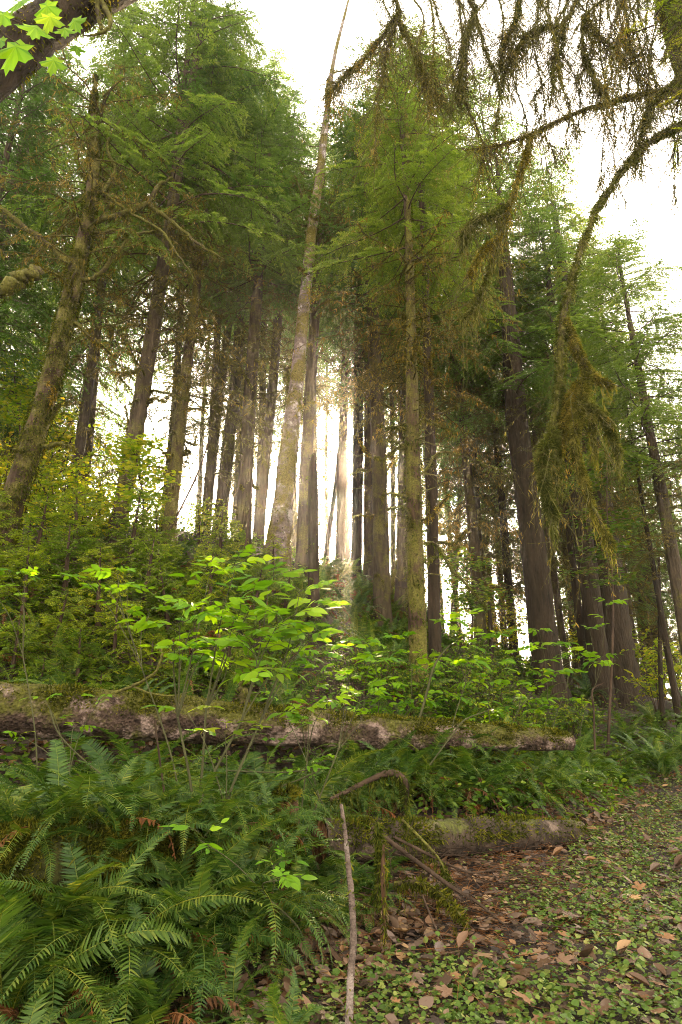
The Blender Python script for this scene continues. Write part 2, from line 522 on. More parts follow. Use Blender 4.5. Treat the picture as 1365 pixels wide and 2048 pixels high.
W_ = tps_fit(ctrl)
def gz(x, y):
    x, y = np.atleast_1d(np.asarray(x, float)), np.atleast_1d(np.asarray(y, float))
    r = np.sqrt(x ** 2 + y ** 2)
    k = np.minimum(1, 78 / np.maximum(r, 1e-6))
    X, Yy = x * k, y * k
    out = np.empty(len(X))
    for s in range(0, len(X), 20000):
        a, b = X[s:s + 20000], Yy[s:s + 20000]
        d2 = (a[:, None] - ctrl[None, :, 0]) ** 2 + (b[:, None] - ctrl[None, :, 1]) ** 2
        U = .5 * d2 * np.log(np.maximum(d2, 1e-12))
        out[s:s + 20000] = U @ W_[:-3] + W_[-3] + W_[-2] * a + W_[-1] * b
    fade = np.clip((r - 60) / 120, 0, 1)
    out = out * (1 - fade) + fade * -2.0
    return out
def gpt(x, y, dz=0.0):
    return np.array([x, y, gz(x, y)[0] + dz])
g = np.linspace(-1, 1, 261)
gx = 16 * g + 480 * np.sign(g) * np.abs(g) ** 5
gy = 16 * g + 480 * np.sign(g) * np.abs(g) ** 5 + 7
XX, YY = np.meshgrid(gx, gy, indexing='ij')
ZZ = gz(XX.ravel(), YY.ravel()).reshape(XX.shape)
near = np.exp(-(XX ** 2 + (YY - 8) ** 2) / 600)
ZZ = ZZ + near * (.03 * np.sin(XX * 3.1 + 1) * np.sin(YY * 2.7) + rng.normal(size=XX.shape) * .012) - .01
n_ = len(g)
ii, jj = np.meshgrid(np.arange(n_ - 1), np.arange(n_ - 1), indexing='ij')
q0 = (ii * n_ + jj).ravel()
mb = MB()
mb.add(np.stack([XX, YY, ZZ], -1).reshape(-1, 3), np.stack([q0, q0 + n_, q0 + n_ + 1, q0 + 1], -1))
tag(mb.build('ground', [M['soil']]), kind='structure')

def pos_ground(px, Y):
    """a place on the ground that lies at column px of the photo"""
    x = (px - 682.5) / F * Y * .95
    for _ in range(6):
        z = gz(x, Y)[0]
        x = (px - 682.5) / F * depth((0, Y, z))
    return np.array([x, Y, gz(x, Y)[0]])

# ------------------------------------------------------------------ conifer foliage
def bough(L, sag=.38, lift=.12, step=.13, nl=.08, nw=.36, wide=.58, hang=.42):
    """one branch along +Y: (wood V, wood F, needle V, needle F, needle var), all quads"""
    mbb = MB()
    Pt = lambda t: np.stack([.04 * L * np.sin(5 * t), L * t, L * (lift * t - sag * t ** 2)], -1)
    tt = np.linspace(0, 1, 7)
    tube(mbb, Pt(tt), np.linspace(.008 * L + .006, .003, 7), 3, 0, cap=False)
    t = np.concatenate([np.arange(.14 * L, L, step), np.arange(.17 * L, L, step)]) / L
    side = np.concatenate([np.ones(len(t) - len(t) // 2), -np.ones(len(t) // 2)])
    t = np.clip(t + rng.normal(size=len(t)) * .012, .1, 1)
    keep = rng.random(len(t)) > .12
    t, side = t[keep], side[keep]
    base = Pt(t)
    T = norm(Pt(t + .01) - Pt(t - .01))
    ang = R(58) + rng.normal(size=len(t)) * .2
    d = T * np.cos(ang)[:, None] + np.stack([side * np.sin(ang), 0 * t, -.22 - .25 * rng.random(len(t))], -1)
    d = norm(d)
    l = np.minimum(wide * L * (1 - t) ** .7 * (.55 + .6 * rng.random(len(t))) + .10, .95)
    stamp(mbb, STICK, base, d, (0, 0, 1), .004, l, .004, 0)
    st = nl * .42
    m = int(l.max() / st) + 1
    s = (np.arange(m) * st)[None] + rng.random((len(t), m)) * st
    ok = (s < l[:, None])
    idx = np.nonzero(ok)
    ss = s[idx]
    b = base[idx[0]] + d[idx[0]] * ss[:, None]
    b[:, 2] -= hang * ss ** 2 / np.maximum(l[idx[0]], .2)
    dd = d[idx[0]].copy()
    dd[:, 2] -= 2 * hang * ss / np.maximum(l[idx[0]], .2)
    dd = norm(dd)
    sidev = norm(np.cross(dd, np.array([0, 0, 1.0])))
    vr = np.clip(rng.random(len(ss)) * .5 + .5 * (ss / np.maximum(l[idx[0]], .1)) ** 2, 0, 1)  # tips coloured lighter, painting lit bough ends against shaded insides
    for sg in (1, -1):
        nd = dd * .75 + sidev * sg * (.55 + .3 * rng.random((len(ss), 1))) + rng.normal(size=dd.shape) * .18
        stamp(mbb, NEEDLE, b, nd, np.array([0, 0, 1.0]) + rng.normal(size=dd.shape) * .35, nl * nw * (.7 + .6 * rng.random(len(ss))), nl * (.7 + .6 * rng.random(len(ss))), mat=1, var=vr)
    wv = [(p, x) for p, x in zip(mbb.parts, mbb.v)]
    V = np.concatenate(mbb.v)
    Fq = np.concatenate([p[0] for p in mbb.parts])
    mt = np.concatenate([np.full(len(p[0]), p[1]) for p in mbb.parts])
    vv = np.concatenate([p[2] for p in mbb.parts])
    return V, Fq, mt, vv
BLEN = [.6, 1.0, 1.5, 2.1, 2.8]
BOUGHS = [[bough(L) for _ in range(3)] for L in BLEN]
FLAT = [[bough(L, sag=.22, lift=.22, step=.07, nl=.065, nw=.36, wide=.6, hang=.12) for _ in range(3)] for L in (.5, .8, 1.2, 1.7)]
def put(mb, item, M3, p, s, tone):
    V, Fq, mt, vv = item
    V = (V * s) @ M3.T + p
    q = mt == 0
    mb.add(V, Fq[q], 0, np.clip(vv[q] + tone, 0, 1))
    q = ~q                                  # the needles use the same vertices
    mb.parts.append((Fq[q] + mb.n - len(V), 1, np.clip(vv[q] * .7 + tone, 0, 1), True))
def crown_mesh(name, H, Rb, n, prof=.75, mats=None, lib=None, lens=None, pitch0=0.0, gap=.0, minr=.25):
    lib, lens = lib or BOUGHS, lens or BLEN
    mb = MB()
    tube(mb, np.array([(0, 0, 0), (.02, .03, H * .5), (0, 0, H)]), [.09, .06, .01], 5, 0)
    az = 0
    for i in range(n):
        h = H * (i + rng.random() * .8) / n
        az += 2.4 + rng.normal() * .35
        if rng.random() < gap:
            continue
        f = 1 - h / H
        L = Rb * (f ** prof) * (.6 + .55 * rng.random()) + minr
        k = int(np.argmin(np.abs(np.array(lens) - L)))
        it = lib[k][rng.integers(len(lib[k]))]
        s = L / lens[k]
        pt = pitch0 + R(14) * (1 - f) * 2 - R(8) + rng.normal() * .12
        M3 = np.array((Matrix.Rotation(az, 3, 'Z') @ Matrix.Rotation(pt, 3, 'X') @ Matrix.Rotation(rng.normal() * .15, 3, 'Y')))
        put(mb, it, M3, np.array([0, 0, h]), s, .05 + .3 * rng.random() - .05)
    return mb.mesh(name, mats or [M['twig'], M['needles']])
CROWNS = [crown_mesh('crown', 12, 2.8, 90, .42, gap=.14), crown_mesh('crown', 12, 2.6, 84, .48, gap=.18), crown_mesh('crown', 12, 2.9, 96, .38, gap=.14), crown_mesh('crown', 12, 2.7, 66, .42, gap=.18)]
THIN = [crown_mesh('crown', 10, 2.3, 48, .5, gap=.2, mats=[M['twig_moss'], M['needles_grey']]), crown_mesh('crown', 10, 2.5, 44, .5, gap=.2, mats=[M['twig_moss'], M['needles_grey']])]
SAPL = [crown_mesh('foliage', 2.6, 1.05, 34, .6, [M['twig'], M['needles_bright']], FLAT, (.5, .8, 1.2, 1.7), pitch0=.06, minr=.15) for _ in range(3)]

def dead_mesh(name, H, Rb, n, lich=1.0):
    """bare, drooping, lichen-hung branches round a trunk over a height H"""
    mb = MB()
    for i in range(n):
        h = H * rng.random()
        az = rng.random() * 2 * PI
        L = Rb * (.35 + .75 * rng.random())
        lift, sag = rng.normal() * .15 + .02, .22 + .25 * rng.random()
        t = np.linspace(0, 1, 7)
        wob = np.cumsum(rng.normal(size=7)) * .03 * L
        c, s = math.cos(az), math.sin(az)
        P = np.stack([c * L * t - s * wob, s * L * t + c * wob, h + L * (lift * t - sag * t ** 2)], 1)
        tube(mb, P, np.linspace(.022, .006, 7) * (.7 + .6 * rng.random()), 4, 0, cap=False)
        m = int(L * 9)
        tw = .2 + .8 * rng.random(m)
        b = np.stack([np.interp(tw, t, P[:, k]) for k in range(3)], 1)
        sd_ = rng.choice([-1, 1], m)
        d = np.stack([c * .5 - s * sd_ * .9, s * .5 + c * sd_ * .9, -.5 - .5 * rng.random(m)], 1) + rng.normal(size=(m, 3)) * .3
        d = norm(d)
        l = (.18 + .55 * rng.random(m)) * (1.15 - .6 * tw)
        stamp(mb, STICK, b, d, (0, 0, 1), .0065, l * .6, .0065, 0)
        e = b + d * (l * .6)[:, None]
        d2 = norm(d + np.array([0, 0, -.6]) + rng.normal(size=(m, 3)) * .3)
        stamp(mb, STICK, e, d2, (0, 0, 1), .0045, l * .6, .0045, 0)
        k = int(m * 2.2)
        j = rng.integers(0, m, k)
        b3 = b[j] + d[j] * (l[j] * .6 * rng.random(k))[:, None]
        d3 = norm(d[j] + rng.normal(size=(k, 3)) * .7 + np.array([0, 0, -.35]))
        stamp(mb, STICK, b3, d3, (0, 0, 1), .0035, .12 + .2 * rng.random(k), .0035, 0)
        k = int(m * 5 * lich)
        j = rng.integers(0, m, k)
        b4 = b[j] + d[j] * (l[j] * 1.0 * rng.random(k))[:, None]
        d4 = np.stack([rng.normal(size=k) * .5, rng.normal(size=k) * .5, -np.ones(k)], 1)
        stamp(mb, BLADE, b4, d4, randdir(k), .018 * (.5 + rng.random(k)), .06 + .11 * rng.random(k), mat=1)
        k = int(L * 30 * lich)
        moss(mb, P, .015, k, .07, .016, .6, 0, 1)
    return mb.mesh(name, [M['twig_moss'], M['lichen']])
DEADS = [dead_mesh('dead_branches', 6, 2.3, 44), dead_mesh('dead_branches', 6, 2.0, 40, .8), dead_mesh('dead_branches', 6, 1.8, 36, .7)]
STUBS = []
for _ in range(2):
    mb = MB()
    for i in range(34):
        h, az = rng.random() * 6, rng.random() * 2 * PI
        L = .25 + .6 * rng.random() ** 2
        d = np.array([math.cos(az), math.sin(az), rng.normal() * .25])
        P = np.array([d * .1, d * (.1 + L * .5) + (0, 0, -.02), d * (.1 + L) + (0, 0, rng.normal() * .08)]) + (0, 0, h)
        tube(mb, P, [.022, .016, .007], 4, 0)
        moss(mb, P, .012, 14, .05, .014, .6, 0, 1)
    STUBS.append(mb.mesh('branch_stubs', [M['twig_moss'], M['lichen']]))

# ------------------------------------------------------------------ trees
def trunk_path(Y, pix, top):
    """trunk axis and radii traced at depth Y, taken down into the ground and on up to height top"""
    P = [at(px, py, Y) for px, py, wd in pix]
    r = [prad(wd, p) for (px, py, wd), p in zip(pix, P)]
    d = P[0] - P[1]
    d = d / max(abs(d[2]), .2)
    base = P[0].copy()
    g0 = gz(base[0], base[1])[0]
    if base[2] > g0 - .2:
        k = base[2] - g0 + .35
        P.insert(0, base + np.array([d[0] * k * .6, 0, -k]))
        r.insert(0, r[0] * 1.18)
    if top > P[-1][2] + .5:
        d = norm(P[-1] - P[-2])
        k = (top - P[-1][2]) / max(d[2], .5)
        P.append(P[-1] + d * k * .5)
        r.append(r[-1] * .65)
        P.append(P[-2] + d * k)
        r.append(max(.02, r[-2] * .12))
    P, r = np.array(P), np.array(r)
    n = max(14, int((P[-1][2] - P[0][2]) / .35))
    u = np.linspace(0, 1, n)
    C = curve(P, n)
    rr = np.interp(np.linspace(0, len(P) - 1, n), np.arange(len(P)), r)
    return C, rr
def on_path(C, z):
    return np.array([np.interp(z, C[:, 2], C[:, k]) for k in range(3)])
def conifer(label, Y, pix, top, crown=None, dead=None, stubs=None, mat='bark', cat='tree', name='spruce_tree', group=None, mossy=0, seg=14, limbs=(), crook=None):
    C, rr = trunk_path(Y, pix, top)
    root = empty(name, C[0], label, cat, group)
    mb = MB()
    lump = 1 + .05 * rng.normal(size=(len(C), seg))
    flare = .86 + .45 * np.exp(-(C[:, 2] - C[0, 2]) / .45)
    lump = lump * flare[:, None]
    tube(mb, C, rr, seg, 0, lump=lump)
    child('trunk', mb, [M[mat]], root)
    if mossy:
        mb = MB()
        vis = C[:, 2] < C[0, 2] + 16
        moss(mb, C[vis], rr[vis] * 1.02, mossy, .055, .018, 1.0, 0, 0)
        child('moss', mb, [M['moss']], root)
    if crown:
        z0, z1, rad, kind, var = crown
        lib = CROWNS if kind == 'full' else THIN
        m = lib[var % len(lib)]
        o = link('crown', m, root)
        h0 = 12.0 if kind == 'full' else 10.0
        p = on_path(C, z0)
        o.location = Vector(p - C[0])
        s = rad / 2.7
        o.scale = (s, s, (z1 - z0) / h0)
        o.rotation_euler = (0, 0, rng.random() * 6.28)
    for spec, lib in ((dead, DEADS), (stubs, STUBS)):
        if spec:
            z0, z1, rad, var = spec
            k = 0
            z = z0
            while z < z1 - .5:
                hh = min(6.0, z1 - z)
                o = link('dead_branches' if lib is DEADS else 'branch_stubs', lib[(var + k) % len(lib)], root)
                o.location = Vector(on_path(C, z) - C[0])
                o.scale = (rad, rad, hh / 6.0)
                o.rotation_euler = (0, 0, rng.random() * 6.28)
                z += hh
                k += 1
    if crook:
        for i in range(crook[2]):
            z = crook[0] + (crook[1] - crook[0]) * rng.random()
            p = on_path(C, z)
            az = rng.random() * 2 * PI
            L = .4 + 1.1 * rng.random() ** 1.5
            d = np.array([math.cos(az), math.sin(az) * .8, .1 + .35 * rng.normal()])
            Q = [p]
            for j in range(5):
                d = norm(d + rng.normal(size=3) * .42 + np.array([0, 0, .06 if j > 2 else -.1]))
                Q.append(Q[-1] + d * L / 5)
            Cq = curve(Q, 14)
            rq = np.linspace(.042, .012, 14) * (.7 + .5 * rng.random())
            mb = MB()
            tube(mb, Cq, rq, 6, 0, rough=.12)
            m = rng.integers(4, 11)
            k = rng.integers(4, 14, m)
            stamp(mb, STICK, Cq[k], randdir(m) + np.array([0, 0, -.3]), (0, 0, 1), .006, .1 + .35 * rng.random(m), .006, 0)
            o = child('branch', mb, [M['twig_moss']], root)
            mb = MB()
            moss(mb, Cq, rq * 1.15, int(260 * L + 120), .055, .013, .6, 0, 0, thr=-.5)
            beards(mb, Cq, int(10 * L) + 3, .2, .013)
            q = mb.build('moss', [M['moss_far']], o)
            q.matrix_parent_inverse = Matrix.Identity(4)
    for lp in limbs:
        limb(root, lp[0], lp[1], Y, *lp[2:])
    return root, C, rr
def limb(root, pix, widths, Y, moss_n=250, beard=0, depths=None, twigs=0, name='branch', mlen=.05):
    """a traced branch with its moss as a sub-part"""
    Ys = depths or [Y] * len(pix)
    P = np.array([at(px, py, y) for (px, py), y in zip(pix, Ys)])
    r = np.array([prad(wd, p) for wd, p in zip(widths, P)])
    n = max(8, len(P) * 5)
    C = curve(P, n)
    C[1:-1] += rng.normal(size=(n - 2, 3)) * r.mean() * .22
    rr = np.interp(np.linspace(0, len(P) - 1, n), np.arange(len(P)), r)
    if Y > 8:
        rr = rr * .78
        moss_n = int(moss_n * 2.2)
    mb = MB()
    tube(mb, C, rr * .8, 7, 0, rough=.1)
    if twigs:
        twiggy(mb, C, twigs)
    o = child(name, mb, [M['twig_moss'], M['lichen_near' if Y < 6 else 'lichen']], root)
    if moss_n:
        mb = MB()
        moss(mb, C, rr, moss_n, mlen, .011 if Y > 6 else .006, .55, 0, 0, thr=-.45)
        if beard:
            beards(mb, C, beard, .22)
        q = mb.build('moss', [M['moss'] if Y > 6 else M['moss_near']], o)
        q.matrix_parent_inverse = Matrix.Identity(4)
    return C, rr
def twiggy(mb, C, n, length=.62):
    """fine hanging side twigs with lichen tufts"""
    n = int(n * 1.9)
    u = rng.random(n) ** .8 * (len(C) - 1)
    i = np.minimum(u.astype(int), len(C) - 2)
    b = C[i] + (C[i + 1] - C[i]) * (u - i)[:, None]
    T = norm(C[i + 1] - C[i])
    d = norm(T * .55 + randdir(n) * .75 + np.array([0, 0, -.5]))
    l = length * (.2 + 1.1 * rng.random(n) ** 1.8)
    segs = []
    p, dd = b, d
    for k in range(4):
        stamp(mb, STICK, p, dd, (0, 0, 1), .0048 * (1 - .2 * k), l * .3, .0048 * (1 - .2 * k), 0)
        segs.append((p, dd, l * .3))
        p = p + dd * (l * .3)[:, None]
        dd = norm(dd + randdir(n) * .38 + np.array([0, 0, -.28]))
    B = np.concatenate([q[0] for q in segs])
    D = np.concatenate([q[1] for q in segs])
    Ls = np.concatenate([q[2] for q in segs])
    k = n * 4
    j = rng.integers(0, len(B), k)
    b3 = B[j] + D[j] * (Ls[j] * rng.random(k))[:, None]
    d3 = norm(D[j] * .6 + randdir(k) * .8 + np.array([0, 0, -.2]))
    l3 = .05 + .2 * rng.random(k) ** 2
    stamp(mb, STICK, b3, d3, (0, 0, 1), .0022, l3, .0022, 0)
    B, D, Ls = np.concatenate([B, b3]), np.concatenate([D, d3]), np.concatenate([Ls, l3])
    k2 = n * 26
    j = rng.integers(0, len(B), k2)
    b4 = B[j] + D[j] * (Ls[j] * rng.random(k2))[:, None]
    keep = clump(b4, .8) + .3 * rng.normal(size=k2) > 0
    b4 = b4[keep]
    k2 = len(b4)
    d4 = randdir(k2) * .55 + np.array([0, 0, -.8])
    stamp(mb, BLADE, b4, d4, randdir(k2), .0055 * (.5 + rng.random(k2)), .018 + .04 * rng.random(k2) ** 2, mat=1)

# left side, near to far
conifer('leaning moss covered trunk on the left bank with two crooked mossy stubs', 10, [(5, 1075, 56), (40, 960, 52), (70, 870, 48), (110, 730, 43), (150, 560, 37), (180, 420, 29), (190, 300, 22), (188, 220, 13), (192, 150, 5)], 14.0,
        None, (9.6, 14.5, 1.0, 0), None, 'bark_moss', name='mossy_tree', mossy=30000, crook=(5.5, 13.5, 12), limbs=[
            ([(75, 895), (100, 893), (125, 888), (155, 902)], [18, 16, 15, 8], 300, 20),
            ([(72, 872), (90, 850), (105, 830), (122, 808)], [20, 17, 14, 7], 300, 10),
            ([(125, 700), (145, 685), (168, 668)], [12, 10, 6], 160, 6),
            ([(150, 560), (190, 555), (225, 520), (255, 478)], [16, 15, 13, 9], 300, 15),
            ([(190, 445), (235, 430), (290, 410), (318, 372), (345, 355)], [17, 17, 16, 12, 6], 400, 20),
            ([(190, 465), (230, 462), (270, 466), (312, 462)], [12, 12, 11, 7], 260, 20),
            ([(300, 410), (340, 440), (400, 490), (450, 520)], [14, 12, 10, 5], 260, 20, None, 14),
            ([(155, 560), (120, 510), (60, 460), (-10, 408)], [18, 18, 16, 14], 400, 20, None, 10),
            ([(205, 385), (230, 340), (215, 290), (240, 240)], [10, 10, 8, 5], 160, 12, None, 10),
            ([(215, 390), (260, 425), (320, 460), (350, 500), (390, 560)], [8, 9, 9, 7, 4], 200, 16, None, 10)])
conifer('pale barked spruce with sunlit edge, second trunk from the left', 12, [(235, 1060, 40), (262, 920, 38), (282, 800, 36), (303, 680, 33), (330, 510, 28)], 24,
        (12.0, 24.5, 3.0, 'full', 0), (8.2, 12.5, 1.15, 0), (5.5, 8.5, .8, 0), 'bark', crook=(6.5, 12.5, 10), limbs=[
            ([(300, 655), (270, 650), (235, 662)], [8, 9, 7], 200, 14),
            ([(290, 780), (330, 785), (375, 800)], [9, 8, 4], 200, 14, None, 8)])
conifer('slender dark trunk with many hanging lichen twigs beside the pale spruce', 13, [(338, 1085, 30), (352, 930, 28), (362, 830, 26), (375, 730, 24), (388, 620, 20)], 21,
        (14.5, 22, 2.4, 'full', 1), (6.0, 14.0, 1.1, 1), (5.0, 8.0, 1.0, 1), 'bark_moss', mossy=1500, crook=(6, 13, 14))
conifer('straight trunk with short broken stubs along its left side', 14, [(487, 1090, 35), (492, 950, 33), (500, 800, 30), (511, 640, 27), (515, 590, 23)], 19,
        (12.5, 19.0, 2.4, 'full', 2), (9.5, 13.0, .95, 2), (5.5, 10.5, 1.0, 0), 'bark', mossy=600, crook=(6.5, 12, 12))
conifer('grey trunk in sun haze, front one of a leaning pair', 19, [(442, 1035, 30), (456, 900, 29), (471, 770, 26), (480, 650, 23)], 27, (15, 28, 2.8, 'full', 3), (10.5, 15.5, .9, 1), None, 'bark')
conifer('thinner grey trunk in sun haze, rear one of a leaning pair', 21, [(414, 1030, 20), (428, 900, 19), (446, 750, 18)], 28, (17, 29, 2.6, 'full', 1), (12, 17, .9, 2), None, 'bark')
conifer('pinkish hazy trunk between the stubby trunk and the mossy alder snag', 20, [(517, 1075, 26), (530, 930, 25), (545, 780, 23), (556, 640, 20)], 27, (17, 28, 2.5, 'full', 0), (10, 17, .9, 1), None, 'bark')
conifer('broad barked tall alder with moss patches and swollen mossy foot', 13, [(556, 1095, 58), (566, 1010, 46), (578, 900, 42), (590, 800, 36), (602, 680, 28), (614, 560, 26), (628, 430, 24), (640, 350, 20), (655, 220, 13), (668, 120, 9), (690, 30, 6)], 23.5,
        None, None, (10.5, 16.5, .7, 1), 'bark_pale', name='alder_tree', mossy=3500, crook=(7, 14, 7), limbs=[
            ([(584, 850), (578, 800), (574, 760), (576, 738)], [20, 20, 19, 16], 500, 30),
            ([(655, 220), (652, 180), (662, 150), (690, 140)], [8, 7, 6, 3], 100, 10, None, 8),
            ([(625, 420), (610, 400), (590, 350)], [6, 5, 3], 60, 0, None, 10)])
conifer('smooth grey trunk close behind the mossy alder', 15, [(607, 1100, 32), (612, 950, 30), (620, 800, 27), (627, 680, 24), (640, 480, 18)], 18, None, (9, 16, .9, 2), (6, 10, .8, 1), 'bark')
root, C, rr = conifer('standing dead snag of brown split wood with a broken top', 11, [(628, 1225, 26), (627, 1100, 25), (627, 1000, 24), (626, 935, 20), (629, 908, 9)], 0, None, None, None, 'bark_red', name='dead_snag', mossy=350)
conifer('far slim trunk directly beside the sun', 24, [(680, 1110, 22), (684, 950, 21), (690, 760, 19), (694, 650, 17)], 30, (20, 31, 2.4, 'full', 3), (12, 20, .8, 2), None, 'bark_red')
conifer('crooked thin trunk leaning out of the fern bank below the sun', 23, [(652, 1115, 12), (668, 1000, 11), (680, 900, 10)], 14, None, None, (6, 12, .6, 0), 'bark_red')
conifer('dark trunk just right of the sun', 20, [(713, 1140, 26), (716, 950, 25), (717, 800, 23), (718, 680, 20)], 26, (15.5, 26, 2.5, 'full', 1), (11, 16, .8, 1), (6, 11, .6, 0), 'bark_red')
conifer('trunk with snapped stubs, second to the right of the sun', 19, [(737, 1130, 24), (738, 950, 23), (738, 800, 21), (737, 680, 19)], 26, (15, 25, 2.4, 'full', 2), (10, 15, .8, 2), (6, 11, .8, 1), 'bark')
conifer('thick straight spruce rising from the dark fern bank in the centre', 15, [(766, 1250, 40), (763, 1100, 38), (758, 900, 35), (752, 750, 31), (746, 620, 27)], 20.5, (11.6, 20.8, 2.7, 'full', 2), (9.5, 12, .8, 1), (4.5, 9.0, .6, 0), 'bark', crook=(5, 10.5, 9))
conifer('slim far trunk right of the thick central spruce', 22, [(787, 1120, 12), (786, 950, 11), (784, 800, 10)], 26, (16, 27, 2.2, 'full', 0), (11, 16, .8, 0), None, 'bark')
conifer('grey trunk behind the mossy spruce with a bowed mossy stem at its foot', 17, [(805, 1170, 32), (808, 1000, 30), (810, 850, 26), (812, 720, 22)], 23, (13.5, 23, 2.6, 'full', 0), (9.5, 14, 1.0, 1), None, 'bark', limbs=[
    ([(775, 1195), (790, 1150), (806, 1100), (815, 1050)], [22, 20, 17, 14], 300, 0)])
conifer('moss speckled spruce standing in front of the log shrubs, nearest centre trunk', 10, [(842, 1405, 46), (836, 1300, 42), (832, 1150, 40), (828, 1000, 37), (825, 850, 32), (823, 700, 26), (820, 560, 21), (818, 470, 16)], 15.5,
        (9.8, 16.5, 2.1, 'full', 3), (6.8, 10.4, .95, 0), (3.0, 7.0, .8, 0), 'bark_moss', mossy=6000, crook=(3.5, 9.5, 14), limbs=[
            ([(826, 905), (822, 860), (840, 838), (880, 852), (905, 860)], [9, 9, 9, 7, 3], 200, 20, None, 6),
            ([(820, 930), (812, 900), (795, 885), (770, 880)], [9, 8, 7, 4], 120, 8),
            ([(845, 950), (880, 905), (930, 915), (985, 935), (1030, 945)], [10, 8, 7, 5, 3], 150, 10, None, 14),
            ([(848, 1085), (875, 1090), (900, 1135), (935, 1170), (965, 1205), (975, 1215)], [7, 7, 8, 9, 6, 3], 260, 16),
            ([(845, 1125), (862, 1118), (875, 1112)], [9, 8, 6], 80, 4)])
conifer('straight dark trunk close beside the moss speckled spruce', 12, [(872, 1350, 30), (868, 1200, 29), (864, 1000, 27), (860, 850, 24), (856, 720, 20)], 19, (11.5, 19.5, 2.2, 'full', 1), (7.5, 12, .9, 2), (4, 7.5, .6, 1), 'bark_red', crook=(4.5, 9, 8))
# right side
conifer('huge dark trunk leaning inward, middle one of three on the right', 16, [(1100, 1390, 74), (1085, 1250, 64), (1070, 1120, 58), (1052, 980, 51), (1035, 850, 50), (1025, 720, 44)], 19.5, (9.5, 20.5, 2.9, 'full', 3), (7.2, 10, .9, 1), None, 'bark_red')
conifer('widest dark trunk with a buttressed foot, last of the three on the right', 17, [(1248, 1415, 98), (1232, 1300, 80), (1215, 1150, 72), (1200, 1040, 66), (1185, 940, 60)], 18.5, (9.0, 19, 3.1, 'full', 1), (6.4, 9.5, 1.0, 1), None, 'bark_red')
conifer('dark trunk pressed against the widest buttressed trunk', 16.4, [(1208, 1415, 50), (1192, 1280, 46), (1175, 1130, 43), (1160, 1020, 40)], 16.8, (9.5, 17.5, 2.6, 'full', 3), (6.2, 10, 1.0, 2), None, 'bark_red')
conifer('slim trunk behind the huge leaning trunk', 18, [(1140, 1370, 17), (1122, 1250, 16), (1105, 1120, 15), (1092, 1030, 13)], 14, None, (5, 11, .7, 2), (3, 6, .6, 0), 'bark')
conifer('slim leaning trunk between the huge trunk and the pressed pair', 17, [(1178, 1390, 18), (1160, 1250, 17), (1143, 1100, 15), (1132, 1010, 13)], 14, None, (5, 11, .7, 1), (3, 6, .6, 1), 'bark_red')
conifer('straight mid sized trunk in the bright gap with bare side twigs', 20, [(1030, 1320, 22), (1018, 1180, 20), (1008, 1050, 18), (998, 930, 16)], 19, (10.5, 19, 2.3, 'thin', 0), (5, 11, .9, 0), (3, 6, .7, 0), 'bark_red')
conifer('straight trunk in the bright gap, left of the bare twigged one', 21, [(972, 1290, 19), (962, 1150, 17), (955, 1020, 15), (949, 920, 13)], 19, (11, 19, 2.3, 'full', 3), (5, 11, .9, 1), None, 'bark')
conifer('pale hazy trunk between two darker ones in the bright gap', 26, [(1010, 1290, 16), (1000, 1150, 15), (990, 1010, 13)], 22, (13, 22, 2.4, 'full', 0), (7, 13, .9, 2), None, 'bark')
conifer('thin hazy trunk alone in the brightest part of the right gap', 27, [(905, 1270, 14), (912, 1150, 13), (918, 1020, 11)], 22, (12, 22, 2.3, 'full', 1), (7, 12, .9, 0), None, 'bark')
conifer('broken dead pole with short pegs left of the huge leaning trunk', 16, [(985, 1340, 11), (982, 1260, 10), (978, 1205, 8)], 0, None, None, (2.2, 3.8, .5, 1), 'bark_red', name='dead_snag')
conifer('leaning thin trunk against the glare at the right edge', 14, [(1350, 1385, 15), (1335, 1300, 14), (1315, 1180, 12), (1298, 1080, 10)], 9, None, (4.5, 9, .7, 2), (2.5, 5, .6, 0), 'bark_red')
conifer('upright bare pole crossing the leaning thin trunk at the right edge', 14.4, [(1322, 1370, 10), (1320, 1250, 9), (1318, 1115, 6)], 0, None, None, (2.2, 4, .4, 1), 'bark_red', name='dead_snag')
conifer('trunk cut off by the right edge of view with drooping green boughs', 13, [(1382, 1330, 34), (1362, 1200, 32), (1340, 1080, 28), (1318, 960, 24)], 12.6, (6.6, 13, 2.6, 'full', 0), (4.4, 7, .9, 0), None, 'bark')

# ------------------------------------------------------------------ trees farther back
def simple_tree(name, label, x, y, h, rad, z0, tr, crown_m, ch, group, bark='bark', dead=None):
    b = gpt(x, y, -.3)
    root = empty(name, b, label, 'tree', group)
    mb = MB()
    n = 16
    zz = np.linspace(0, h, n)
    ln = rng.normal(size=2) * .02
    P = np.stack([ln[0] * zz + .06 * np.sin(zz * .4), ln[1] * zz, zz], 1)
    tube(mb, P, tr * (1 - zz / h * .92), 8, 0, rough=.03)
    mb.build('trunk', [M[bark]], root)
    o = link('crown', crown_m, root)
    o.location = (ln[0] * z0, ln[1] * z0, z0)
    o.scale = (rad / 2.7, rad / 2.7, (h - z0) / ch)
    o.rotation_euler = (0, 0, rng.random() * 6.28)
    if dead is not None:
        z = dead
        k = rng.integers(3)
        while z < z0 - 1:
            o = link('dead_branches', DEADS[k % 3], root)
            hh = min(6, z0 - z)
            o.location = (ln[0] * z, ln[1] * z, z)
            o.scale = (.9, .9, hh / 6)
            o.rotation_euler = (0, 0, rng.random() * 6.28)
            z += hh
            k += 1
    return root
